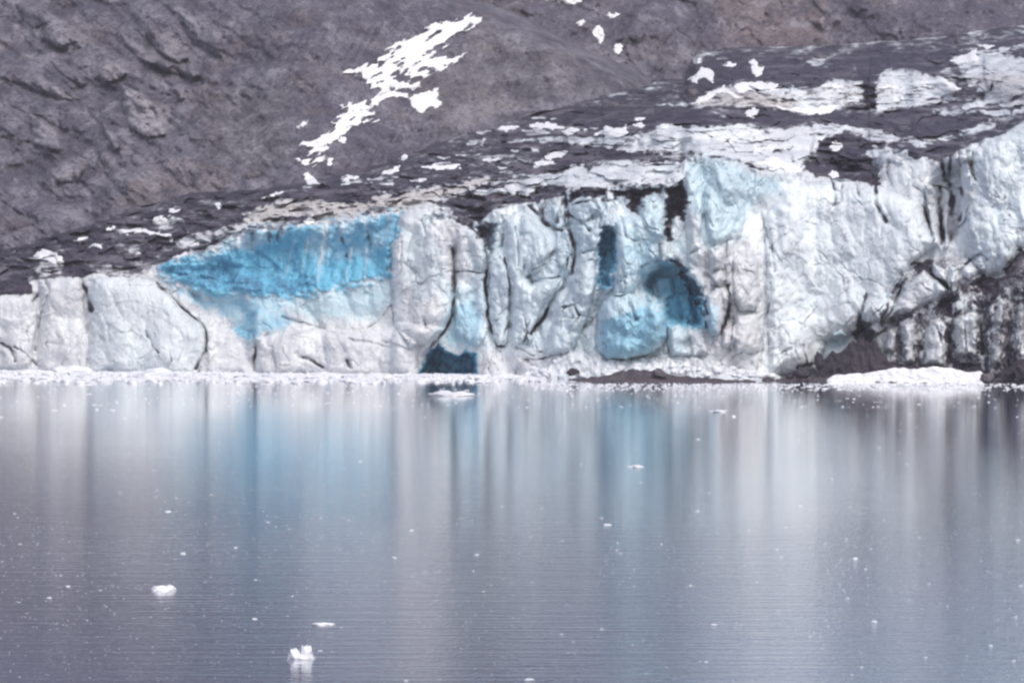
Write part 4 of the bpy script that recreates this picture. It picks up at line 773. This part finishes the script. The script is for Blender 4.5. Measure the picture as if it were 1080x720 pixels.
f_ = lambda pts: cf(300, 0, 3.6, pts)
b_ = lambda pts: cf(480, 90, 4.154, pts)
c_ = lambda pts: cf(690, 40, 4.8, pts)
d_ = lambda pts: cf(870, 30, 4.5, pts)
g_ = lambda pts: cf(540, 0, 3, pts)
SNOW = 'snow patches on the hills and the glacier top'
S_LIST = [
    (f_([(228, 275), (250, 262), (300, 248), (340, 235), (390, 200), (420, 165), (470, 145), (530, 125), (550, 100), (600, 80), (660, 75), (715, 55), (745, 70), (740, 95), (690, 115), (650, 135), (610, 165), (575, 185), (575, 205), (600, 222), (650, 212), (690, 195), (694, 205), (650, 242), (600, 262), (560, 262), (500, 250), (560, 275), (530, 297), (480, 290), (430, 285), (400, 300), (460, 310), (520, 318), (510, 330), (440, 335), (400, 345), (370, 362), (340, 340), (310, 310), (290, 285), (240, 290)]), 'largest white snow patch, ragged and running diagonally down the hillside'),
    (f_([(470, 375), (500, 360), (560, 345), (585, 335), (582, 370), (598, 400), (550, 410), (520, 430), (490, 415), (480, 390)]), 'compact white snow patch just below right of the largest diagonal one'),
    (f_([(335, 375), (400, 345), (465, 355), (470, 368), (400, 366), (360, 385), (350, 405), (330, 400)]), 'thin arched snow strip linking the largest patch to the lower chute'),
    (f_([(205, 400), (250, 392), (300, 388), (335, 405), (340, 430), (300, 455), (350, 448), (352, 458), (300, 470), (250, 490), (210, 520), (170, 555), (155, 590), (110, 632), (80, 635), (70, 615), (100, 612), (130, 580), (75, 585), (110, 560), (60, 552), (62, 545), (110, 535), (150, 515), (185, 485), (200, 440), (240, 425)]), 'long narrow snow chute running down to the left below the largest patch'),
    (f_([(70, 660), (90, 655), (115, 680), (138, 705), (90, 702)]), 'small triangular snow patch at the bottom end of the snow chute'),
    (f_(strip((48, 485), (90, 462), 9)), 'faint snow sliver left of the snow chute'),
    (f_(strip((205, 535), (235, 530), 14)), 'small round snow spot right beside the snow chute'),
    (f_(strip((165, 620), (185, 605), 14)), 'tiny snow spot right of the lower end of the chute'),
    (f_(strip((45, 605), (62, 612), 9)), 'tiny snow spot left of the lower end of the chute'),
    (f_(strip((213, 681), (285, 672), 9)), 'short flat snow streak right of the triangular patch under the chute'),
    (f_([(370, 660), (385, 645), (440, 628), (430, 650), (400, 662)]), 'wedge of snow at the hill foot, between two flat snow streaks'),
    (f_(strip((440, 605), (465, 590), 11)), 'small snow spot just above the snow wedge at the hill foot'),
    (f_(strip((522, 637), (672, 632), 9)), 'longest flat snow streak at the foot of the hillside'),
    (f_(strip((478, 688), (540, 681), 7)), 'greyish snow streak just below the longest flat streak'),
    (f_(strip((755, 609), (820, 605), 7)), 'short flat snow streak right of the longest one, level with it'),
    (f_(strip((745, 550), (765, 525), 9)), 'faint upright snow smear on dark ground above the flat streaks'),
    (b_(strip((190, 192), (278, 182), 12)), 'left one of three snow streaks in a line under the rounded shoulder'),
    (b_(strip((322, 176), (482, 186), 15)), 'middle and longest of three snow streaks in a line under the rounded shoulder'),
    (b_(strip((470, 205), (542, 195), 14)), 'right one of three snow streaks in a line under the rounded shoulder'),
    (b_([(612, 218), (630, 200), (660, 182), (700, 190), (750, 180), (758, 205), (740, 222), (700, 228), (660, 215)]), 'angular bright snow patch at the left end of the upper ice band'),
    (b_(strip((790, 148), (835, 146), 10)), 'upper of two small snow dots stacked above the angular snow patch'),
    (b_(strip((780, 176), (830, 174), 10)), 'lower of two small snow dots stacked above the angular snow patch'),
    (b_([(385, 325), (410, 300), (470, 285), (492, 292), (470, 312), (420, 325)]), 'snow patch on dark debris above the end of the flat ice band'),
    (b_(strip((343, 342), (440, 340), 12)), 'snow streak just under the patch above the flat ice band'),
    (c_(strip((190, 115), (245, 112), 15)), 'uppermost snow dot at the hill foot on the right side'),
    (c_([(165, 205), (215, 190), (235, 150), (270, 150), (300, 170), (300, 230), (255, 200), (225, 205), (215, 232)]), 'jagged hooked snow patch below the uppermost dot'),
    (c_(strip((352, 134), (412, 138), 12)), 'small flat snow dot in the middle of the dark hollow'),
    (c_([(482, 118), (500, 108), (522, 120), (520, 145), (552, 150), (540, 185), (515, 200), (498, 180), (492, 140)]), 'upright snow patch at the right end of the dark hollow'),
    (c_([(400, 240), (440, 225), (520, 222), (620, 232), (638, 250), (600, 265), (500, 268), (415, 272)]), 'thick bright horizontal snow bar on the upper ice'),
    (c_([(185, 338), (230, 305), (280, 275), (350, 245), (400, 282), (460, 298), (400, 300), (350, 272), (300, 295), (260, 325)]), 'arched snow ledge left below the thick snow bar'),
    (c_([(590, 345), (650, 348), (720, 355), (850, 350), (935, 338), (900, 375), (850, 388), (780, 385), (700, 372)]), 'long bright snow ledge above the dark debris belt'),
    (c_([(515, 638), (560, 618), (600, 600), (640, 622), (700, 645), (750, 662), (730, 682), (650, 668), (590, 672), (570, 645)]), 'white snow ledge on top of the fluted ice wall'),
    (c_(strip((850, 238), (955, 246), 10)), 'snow streak beside the dark notch in the upper ice'),
    (c_(strip((25, 455), (70, 450), 20)), 'white snow cap on the left end of the wide ice band'),
    (c_(strip((890, 552), (955, 548), 26)), 'round pale ice lump in dark debris on top of the right wall'),
    (c_(strip((885, 692), (935, 690), 20)), 'small white snow spot at the rim of the right wall'),
    (c_(strip((462, 385), (530, 375), 24)), 'pale boulder sized snow lump on the dark debris belt'),
    (d_([(512, 262), (530, 240), (565, 238), (610, 265), (642, 290), (600, 305), (550, 290)]), 'bluish white snow slope at the right of the square ice band'),
    (d_(strip((735, 86), (805, 84), 8)), 'thin snow line under the mountain near the right edge'),
    (d_([(590, 160), (640, 135), (720, 98), (715, 130), (735, 150), (650, 165)]), 'fan shaped snow slope under the mountain at upper right'),
    (d_(strip((240, 285), (375, 278), 12)), 'snow ledge along the top of the square ice band'),
    (g_([(105, -8), (200, -8), (222, 8), (190, 12), (130, 4)]), 'snow patch cut by the top of the picture'),
    (g_(strip((298, 49), (342, 47), 8)), 'small flat snow patch high on the hill behind the shoulder'),
    (g_([(255, 100), (265, 82), (280, 84), (292, 108), (282, 138), (270, 125)]), 'upright kite shaped snow patch behind the rounded shoulder'),
    (g_([(322, 145), (340, 136), (350, 150), (340, 172), (325, 165)]), 'small snow patch right of the kite shaped one'),
    (g_(strip((205, 72), (230, 70), 9)), 'faint grey snow spot left of the kite shaped one'),
    ([(34, 272), (40, 266), (50, 264), (62, 268), (67, 275), (58, 277), (45, 274)], 'bright oval snow patch on dark debris at the far left'),
    ([(95, 260), (100, 256), (108, 258), (106, 261)], 'small snow dome on dark debris right of the bright oval one'),
    (strip((78, 254), (92, 251), 1.7), 'thin snow sliver at the hill foot above the bright oval patch'),
    (strip((113, 242), (123, 239), 2.2), 'small snow patch beside the left end of the curved streak'),
    ([(124, 244), (132, 241), (145, 241), (156, 243), (168, 245), (168, 247), (155, 246), (142, 245), (135, 248), (128, 246)], 'curved snow streak across the dark debris at left'),
    (strip((169, 247), (181, 248), 2.1), 'snow dot at the right end of the curved streak'),
    ([(188, 253), (196, 255), (210, 256), (206, 260), (194, 259)], 'snow patch at the left end of the tan ice ledge'),
    (strip((177, 223), (189, 222), 2.2), 'snow dot above the pale lump in the dark debris'),
    (strip((227, 216), (234, 217), 2.8), 'round snow dot at the middle of the dark debris under the hill'),
    (strip((183, 271), (193, 269), 2.), 'little snow ledge at the left tip of the blue ice'),
    (strip((275, 210), (299, 202), 1.6), 'slanting snow line where the hill meets the tan ice'),
    (strip((318, 236), (334, 235), 2.3), 'white snow lump on the rim of the blue ice'),
]
for pts, lab in S_LIST:
    sml = np.ptp(np.array(pts)[:, 0]) < 26
    patch('snow_patch', pts, lab, 'snow', M_SNOWD if ('grey' in lab or 'faint' in lab or 'pale' in lab) else M_SNOW, 1.1 if not sml else .8, SNOW, 1.1 if not sml else .8, 2.4 if not sml else 1.3)

# ================================================================== rocks
def rock_mesh(rx, ry, rz, seed, mat, name, nu=22, nv=14, rough=.28):
    th = np.linspace(0, 2*math.pi, nu, endpoint=False); ph = np.linspace(.06, math.pi-.06, nv)
    T, Ph = np.meshgrid(th, ph)
    x = np.sin(Ph)*np.cos(T); y = np.sin(Ph)*np.sin(T); z = np.cos(Ph)
    r = 1+rough*(fbm(x*1.6+z, y*1.6-z*.7, 3, seed)+.5*cells(x*1.3+z*.8+5, y*1.3-z*.6+5, seed)[0])
    p = np.stack([x*r*rx, y*r*ry, z*r*rz], -1).reshape(-1, 3)
    q = []
    for j in range(nv-1):
        for i in range(nu):
            q.append((j*nu+i, (j+1)*nu+i, (j+1)*nu+(i+1) % nu, j*nu+(i+1) % nu))
    faces = [list(f) for f in q]+[list(range(nu))[::1], list(range((nv-1)*nu, nv*nu))[::-1]]
    return raw_mesh(name, p, faces, mat, None, None, np.zeros((len(p), 4)))

def place(o, u, v, y, sink=0.):
    p = world(np.array(u, float), np.array(v, float), np.array(y, float)); o.location = (p[0], p[1], p[2]-sink)
for i, (u, v, w, h, mat, lab) in enumerate([
        (193, 142, 3.4, 3.6, M_STONE, 'small pale boulder alone on the grey slope below the big slab'),
        (268, 186, 9, 6, M_STONE, 'broad pale boulder on the slope left of the snow chute'),
        (648, 112, 5, 4, M_STONE, 'pale round boulder under the rounded shoulder'),
        (864, 62, 6, 5, M_STONE, 'pale round boulder at the foot of the rusty mountain flank'),
        (1010, 46, 3.6, 8, M_STONE, 'upright pale boulder at the foot of the mountain, near the right edge'),
        (172, 233, 10, 6, M_SNOWD, 'pale rounded ice boulder in the dark debris at left'),
        (731, 100, 7, 6, M_STONE, 'grey boulder under the hooked snow patch'),
]):
    y = float(nearest(np.array([u]), np.array([v]))[0]); s = y/F
    o = rock_mesh(w*s, max(w, h)*s, h*s, 200+i, mat, 'boulder', 22, 14, .5); place(o, u, v, y-.2*w*s)
    tag(o, lab, 'rock')

def shoreY(u): return CAMZ*F/(float(lin(WATERLINE, u))-HOR)
def wy(v): return CAMZ*F/(v-HOR)
for i, (u, v, w, h, dy, mat, lab) in enumerate([
        (605, 392, 5.5, 3.6, 20, M_DARKSTONE, 'dark rock in the white rubble left of the gravel bank'),
        (695, 394, 8, 4.6, 26, M_STONE, 'rounded grey boulder at the right end of the gravel bank'),
        (1041, 399, 7, 5.5, 26, M_STONE, 'grey boulder at the right end of the bright snow bank'),
        (1062, 396, 8, 6, 20, M_DARKSTONE, 'dark boulder on the shore between the grey one and the big rock'),
        (1077, 390, 9, 10, 22, M_DARKSTONE, 'biggest dark rock on the shore, cut by the right edge'),
        (846, 394, 8, 5, 22, M_DARKSTONE, 'low dark rock on the shore left of the dark debris mound'),
        (863, 381, 4, 8, 18, M_DARKSTONE, 'upright dark stone at the left tip of the debris mound'),
        (832, 397, 5, 3, 20, M_DARKSTONE, 'smallest dark rock at the foot of the bright wall')]):
    y = shoreY(u)-dy; s = y/F
    o = rock_mesh(w*s, w*s, h*s, 230+i, mat, 'shore_rock', 22, 14, .6); place(o, u, v, y); tag(o, lab, 'rock')

# ================================================================== shore: gravel bank, beach, mound, snow bank, rubble
def heap(name, crest, vfront, dy_back, dy_front, mat, u0, u1, bumps=1., seed=0, step=1., kind=None, label=None, cat=None, zone=None):
    """a ridge of loose material along the shore: crest line given in the photograph's rows, a real cross-section from back to front"""
    us = np.arange(u0, u1+step, step); ts = np.linspace(0, 1, 44)
    Us, T = np.meshgrid(us, ts)
    yb = np.array([shoreY(u) for u in us])
    yback = yb-dy_back; yfr = yb-dy_front
    ycr = yback*.55+yfr*.45
    zc = CAMZ+ycr*(HOR-lin(crest, us))/F
    prof = np.where(ts < .45, sm(ts/.45), 1-sm((ts-.45)/.55))
    Yg = yback[None, :]*(1-ts[:, None])+yfr[None, :]*ts[:, None]
    taper = np.clip(np.minimum(us-u0, u1-us)/8., 0, 1)**.5
    Zg = -.4+(np.maximum(zc, .05)+.4)[None, :]*prof[:, None]*taper[None, :]
    Yg = Yg+bumps*2.*fbm(Us/7, T*9, 3, seed)
    Zg = Zg+bumps*(.9*fbm(Us/8, T*9, 4, seed+3, .6)+.9*facets(Us/7, T*9, seed % 9))*prof[:, None]*taper[None, :]
    X = Yg*(Us-540)/F
    Pp = np.stack([X, Yg, Zg], -1); R, K = Us.shape; idx = np.arange(R*K).reshape(R, K)
    q = np.stack([idx[:-1, :-1], idx[1:, :-1], idx[1:, 1:], idx[:-1, 1:]], -1).reshape(-1, 4)
    zz = np.zeros((R*K, 4)) if zone is None else np.tile(zone, (R*K, 1))
    o = raw_mesh(name, Pp.reshape(-1, 3), q, mat, None, None, zz)
    return tag(o, label, cat, None, kind)
heap('gravel_bank', [(600, 402), (640, 397), (655, 393), (670, 391), (690, 393), (710, 397), (760, 401), (800, 403)], 0, 8, 34, M_GRAVEL, 596, 800, .5, 300, 1, 'structure', 'low brown gravel bank at the foot of the glacier', 'shore')
heap('shore', [(805, 402), (860, 398), (900, 398), (1000, 399), (1080, 400), (1300, 402)], 0, -4, 30, M_GRAVEL, 800, 1350, .7, 310, 1.2, 'structure', 'dark gravel shore at the right foot of the glacier', 'shore')
heap('debris_mound', [(856, 398), (864, 386), (872, 380), (886, 370), (905, 363), (922, 360), (926, 372), (940, 386), (985, 391), (1036, 390), (1050, 396)], 0, -2, 18, M_DARKSTONE, 856, 1050, 1.15, 320, 1, None, 'dark earthy debris mound below the bright wall', 'mound')
heap('snow_bank', [(872, 397), (890, 395), (915, 394), (928, 391), (945, 388), (960, 390), (985, 387), (1005, 389), (1022, 393), (1040, 391), (1044, 396)], 0, 17, 24, M_SNOW, 870, 1042, .28, 330, 1, None, 'bright white snow bank along the right hand shore', 'snow bank')

# ================================================================== ice on the water
def chunk(seed, w, l, h, name='ice_floe', nu=14, nv=8, flat=.5, mat=None):
    o = rock_mesh(w, l, h, seed, mat or M_FLOE, name, nu, nv, .38)
    return o
FL = 'loose ice at the foot of the glacier'
mounds = [(75, 386, 21, 8, 'broad white ice mound floating at the foot of the left buttress'), (166, 390, 15, 6, 'low white ice mound left of the blue stained cleft'), (30, 396, 12, 3, 'flat ice cake in the white brash at the left edge'),
          (340, 395, 12, 3, 'flat ice cake below the low pale ice mass'), (430, 396, 10, 3, 'flat ice cake just left of the dark cave'), (530, 394, 14, 5, 'low ice mound right of the dark cave')]
for i, (u, v, w, h, lab) in enumerate(mounds):
    y = shoreY(u)-10; s = y/F
    o = rock_mesh(w*s, 5, h*s, 400+i, M_FLOE, 'ice_mound', 26, 14, .3); place(o, u, 0, y); o.location.z = 0.; tag(o, lab, 'ice mound')
# rubble of fallen blocks below the columns
protos = [chunk(420+i, 1, 1, .8, 'fallen_ice_block', 12, 8) for i in range(5)]
used = [False]*5
R = random.Random(11)
def inst(plist, usedl, rr):
    k = rr.randrange(len(plist)); o = plist[k]
    if usedl[k]:
        o = o.copy(); C.objects.link(o)
    usedl[k] = True
    return o
crest_r = [(545, 394), (565, 388), (585, 378), (600, 372), (625, 379), (650, 383), (690, 381), (720, 377), (745, 381), (770, 388), (800, 394), (830, 398)]
heap('ice_rubble', crest_r, 0, -5, 12, M_ICE, 548, 826, 1.1, 340, 1, None, 'white heap of crushed ice below the columns, behind the gravel bank', 'ice heap', (0, .05, .1, .05))
for i in range(70):
    u = R.uniform(552, 815); top = float(lin(crest_r, u)); base = 397
    t = R.random()**1.3; v = top+t*(base-top)
    y = shoreY(u)-2-9*t; s = y/F; w = R.uniform(1.6, 4.6)*s
    o = inst(protos, used, R); place(o, u, v, y-1.2); o.scale = (w*R.uniform(.8, 1.5), w, w*R.uniform(.7, 1.1)); o.rotation_euler = (R.uniform(-.4, .4), R.uniform(-.4, .4), R.uniform(0, 6.3))
    tag(o, 'white ice block fallen onto the rubble heap below the columns', 'ice block', 'fallen ice blocks on the rubble heap')
# floes packed along the ice front
protos = [chunk(440+i, 1, 1, .5, 'ice_floe', 12, 7) for i in range(6)]; used = [False]*6
for i in range(150):
    u = R.uniform(-20, 560) if R.random() < .78 else R.uniform(560, 1090)
    near = 404.5 if u < 560 else 408
    lo = float(lin(WATERLINE, u))+(1. if u < 560 else 5.5)
    v = lo+(near-lo)*R.random()**.9; y = wy(v); s = y/F
    w = R.uniform(1.5, 6.5)*s*(1 if u < 560 else .6)
    o = inst(protos, used, R); place(o, u, 312, y); o.location.z = .02; o.scale = (w, w*R.uniform(1., 3.), R.uniform(.4, 1.3)*(1 if u < 560 else .5)); o.rotation_euler = (0, 0, R.uniform(-.5, .5))
    tag(o, 'small white ice floe packed along the foot of the glacier', 'ice floe', FL)
# scattered bits out on the water
protos = [chunk(460+i, 1, 1, .6, 'ice_fragment', 10, 6) for i in range(6)]; used = [False]*6
n = 0
while n < 290:
    u = R.uniform(-10, 1090); v = 405+(720-405)*R.random()**1.25
    if R.random() > (.35+.65*math.exp(-((v-590)/90)**2) if v > 440 else .8): continue
    y = wy(v); s = y/F; w = min(R.uniform(.5, 1.5)*(1.9 if R.random() < .1 else 1)*s, 1.4)
    o = inst(protos, used, R); place(o, u, 312, y); o.location.z = -.02*w; o.scale = (w, w*R.uniform(.8, 2.2), w*R.uniform(.35, .9)); o.rotation_euler = (0, 0, R.uniform(0, 6.3))
    tag(o, 'tiny white ice fragment floating on the grey water', 'ice fragment', 'ice fragments scattered over the water'); n += 1
# brash: the uncountable crumbs in the belt
def crumbs(name, spots, label):
    vs = []; fs = []
    for (x, y, r, h) in spots:
        b0 = len(vs); m = 6; a0 = R.uniform(0, 6.28)
        for ring, (rr, zz) in enumerate(((1., -.15), (.95, h*.55), (.5, h))):
            for i in range(m):
                a = a0+i*6.283/m; q = r*rr*R.uniform(.7, 1.2); vs.append((x+math.cos(a)*q, y+math.sin(a)*q*1.4, zz*R.uniform(.7, 1.1)))
        for ring in range(2):
            for i in range(m):
                fs.append((b0+ring*m+i, b0+ring*m+(i+1) % m, b0+(ring+1)*m+(i+1) % m, b0+(ring+1)*m+i))
        fs.append(tuple(b0+2*m+i for i in range(m)))
    o = raw_mesh(name, np.array(vs), [list(f) for f in fs], M_FLOE, smooth=False)
    return tag(o, label, 'brash ice', None, 'stuff')
sp = []
for i in range(5200):
    u = R.uniform(-60, 575); lo = float(lin(WATERLINE, u)); th = 10.5-4.5*sm((u-200)/350)+3.6*float(perlin(u/34., 3.3, 5))+1.6*float(perlin(u/9., 6.1, 6))
    v = lo-.2+th*R.random()**1.15; y = wy(v)
    if v > lo+2 and float(perlin(u/17., v/2.2, 7)) < R.uniform(-.35, .15): continue
    sp.append((y*(u-540)/F, y, R.uniform(.25, 1.1), R.uniform(.1, .5)))
for i in range(900):
    u = R.uniform(560, 1130); v = 405+7*R.random()**1.6; y = wy(v); sp.append((y*(u-540)/F, y, R.uniform(.15, .5), R.uniform(.05, .2)))
for i in range(500):
    u = R.uniform(-60, 1130); v = 404+26*R.random()**2.; y = wy(v); sp.append((y*(u-540)/F, y, R.uniform(.1, .35), R.uniform(.04, .15)))
for i in range(3200):
    u = R.uniform(-30, 1110); v = 418+302*R.random()**.9
    if R.random() > .3+.7*math.exp(-((v-590)/110)**2): continue
    y = wy(v); r_ = R.uniform(.25, .62)*y/F; sp.append((y*(u-540)/F, y, r_*1.1, r_*.7))
crumbs('brash_ice', sp, 'crushed white brash ice in a belt along the glacier foot and as crumbs on the water')

def floe(parts, name, u, v, label):
    y = wy(v); s = y/F; vs = []; fs = []
    for k, (du, dz, w, l, h, sd) in enumerate(parts):
        o = rock_mesh(w*s, l*s, h*s, sd, M_FLOE, 'tmp', 24, 14, .5); me = o.data; b0 = len(vs)
        vs += [(p.co.x+du*s, p.co.y, p.co.z+dz*s) for p in me.vertices]; fs += [[b0+i for i in f.vertices] for f in me.polygons]
        bpy.data.objects.remove(o); bpy.data.meshes.remove(me)
    o = raw_mesh(name, np.array(vs), fs, M_FLOE); place(o, u, 312, y); o.location.z = 0.
    return tag(o, label, 'ice floe')
floe([(-6.5, 3.5, 6.5, 8, 6.5, 501), (5, 5, 6, 7, 8.5, 532), (8, 2, 4, 6, 4, 533), (-1, 0, 12, 10, 3.6, 503), (-12, 0, 3, 4, 2, 535)], 'ice_floe', 318, 694, 'double humped white ice lump floating nearest the bottom of the picture')
floe([(0, 0, 12, 12, 3.6, 504), (-4, 1, 7, 8, 4, 505), (5, 1, 6, 8, 4, 506)], 'ice_floe', 173, 622, 'flat oval white ice floe on open grey water at lower left')
floe([(0, 0, 10.5, 8, 1.7, 507)], 'ice_floe', 342, 658, 'thin straight sliver of ice between the oval floe and the double lump')
floe([(0, 0, 21, 30, 3.2, 508), (-8, 1, 9, 18, 4, 509), (10, 1, 8, 18, 3.6, 510)], 'ice_floe', 475, 417, 'wide low ice floe on the water in front of the dark cave')
floe([(0, 0, 8, 16, 1.6, 511)], 'ice_floe', 671, 492, 'small flat ice floe alone in the middle of the open water')
floe([(0, 0, 9, 20, 1.8, 512)], 'ice_floe', 758, 434, 'slim ice floe in front of the fluted ice wall')

# ================================================================== WATER
WB = .06
def water():
    m, nt, b = new_mat('fjord_water'); k = NB(nt); co = k.coord()
    b.inputs['Base Color'].default_value = (.085, .13, .215, 1)
    b.inputs['Roughness'].default_value = .12; b.inputs['IOR'].default_value = 1.4; b.inputs['Coat Weight'].default_value = .85; b.inputs['Coat IOR'].default_value = 1.36; b.inputs['Coat Roughness'].default_value = .05
    w1 = k.noise(k.map(co, (.10, .8, 1)), 1.0, 4, .62, .3)          # wind ripples
    w2 = k.noise(k.map(co, (.5, 2.6, 1)), 1.0, 3, .6)
    calm = k.noise(k.map(co, (.005, .008, 1)), 1.0, 3, .5)
    sep = k.n('ShaderNodeSeparateXYZ'); k.link(co, sep.inputs[0])
    w3 = k.noise(k.map(co, (2.4, 2.0, 1)), 1.0, 3, .65)
    h = k.math('ADD', k.math('MULTIPLY', w1, 1.0), k.math('MULTIPLY', w2, .25))
    h = k.math('ADD', h, k.math('MULTIPLY', w3, .5))
    h = k.math('MULTIPLY', h, k.math('ADD', k.ramp(calm, .35, .65, .75, 1.15), k.math('MULTIPLY', k.math('MULTIPLY', k.ramp(sep.outputs[0], -40., 36., .08, 1.), k.ramp(sep.outputs[1], 150., 330., 1., 0.)), 1.3)))
    h = k.math('MULTIPLY', h, k.ramp(sep.outputs[1], 230., 640., 1., .4))
    wn = k.bump(h, .4, WB); k.link(wn, b.inputs['Normal']); k.link(wn, b.inputs['Coat Normal'])
    k.link(k.ramp(calm, .35, .65, .045, .07), b.inputs['Roughness'])
    xs = [-2600, 2600]; ys = [-300, 1400]
    o = raw_mesh('water', np.array([(xs[0], ys[0], 0), (xs[1], ys[0], 0), (xs[1], ys[1], 0), (xs[0], ys[1], 0)]), np.array([[0, 1, 2, 3]]), m)
    tag(o, 'calm grey fjord water reflecting the glacier', 'water', None, 'structure')
water()

# ================================================================== air
def haze(x, y0, y1, z1):
    m = bpy.data.materials.new('air'); m.use_nodes = True; nt = m.node_tree; nt.nodes.clear()
    out = nt.nodes.new('ShaderNodeOutputMaterial'); v = nt.nodes.new('ShaderNodeVolumePrincipled')
    v.inputs['Color'].default_value = (.86, .85, .93, 1); v.inputs['Density'].default_value = HAZE
    nt.links.new(v.outputs[0], out.inputs['Volume'])
    c = [(sx, sy, sz) for sz in (-9., z1) for sx, sy in ((-x, y0), (x, y0), (x, y1), (-x, y1))]
    o = raw_mesh('haze', np.array(c), np.array([[3, 2, 1, 0], [4, 5, 6, 7], [0, 1, 5, 4], [1, 2, 6, 5], [2, 3, 7, 6], [3, 0, 4, 7]]), m, smooth=False)
    tag(o, 'thin cold haze in the air over the fjord', 'haze', None, 'stuff')
HAZE = .0001
if HAZE: haze(3200, -320, 3000, 700)

# ================================================================== light, sky, camera
sc = bpy.context.scene
w = bpy.data.worlds.new('World'); sc.world = w; w.use_nodes = True
nt = w.node_tree; bg = nt.nodes['Background']; sky = nt.nodes.new('ShaderNodeTexSky'); sky.sky_type = 'NISHITA'; sky.sun_disc = False
SUN_EL, SUN_AZ = 48, 160          # azimuth clockwise from +Y: the light comes over the camera's right shoulder
sky.sun_elevation = math.radians(SUN_EL); sky.sun_rotation = math.radians(SUN_AZ); sky.dust_density = 4; sky.air_density = .8; sky.ozone_density = 1.
hs = nt.nodes.new('ShaderNodeHueSaturation'); hs.inputs['Saturation'].default_value = .85
nt.links.new(sky.outputs[0], hs.inputs['Color']); nt.links.new(hs.outputs[0], bg.inputs['Color']); bg.inputs['Strength'].default_value = .15
sl = bpy.data.lights.new('sun', 'SUN'); sl.energy = .9; sl.angle = math.radians(32); sl.color = (1, .97, .95)
so = bpy.data.objects.new('sun', sl); C.objects.link(so)
az, el = math.radians(SUN_AZ), math.radians(SUN_EL)
from mathutils import Vector
so.rotation_euler = Vector((math.sin(az)*math.cos(el), math.cos(az)*math.cos(el), math.sin(el))).to_track_quat('Z', 'Y').to_euler()

cd = bpy.data.cameras.new('camera'); cam = bpy.data.objects.new('camera', cd); C.objects.link(cam); sc.camera = cam
cam.location = (0, 0, CAMZ); cam.rotation_euler = (math.radians(90), 0, 0)
cd.sensor_width = 36; cd.lens = 36*F/1080; cd.shift_y = -(360-HOR)/1080; cd.clip_start = 1; cd.clip_end = 20000

sc.view_settings.view_transform = 'Standard'; sc.view_settings.look = 'None'; sc.view_settings.gamma = 1; sc.view_settings.exposure = 0.38
sc.cycles.use_denoising = True
sc.cycles.max_bounces = 6
sc.cycles.pixel_filter_type = 'BLACKMAN_HARRIS'; sc.cycles.filter_width = 2.4
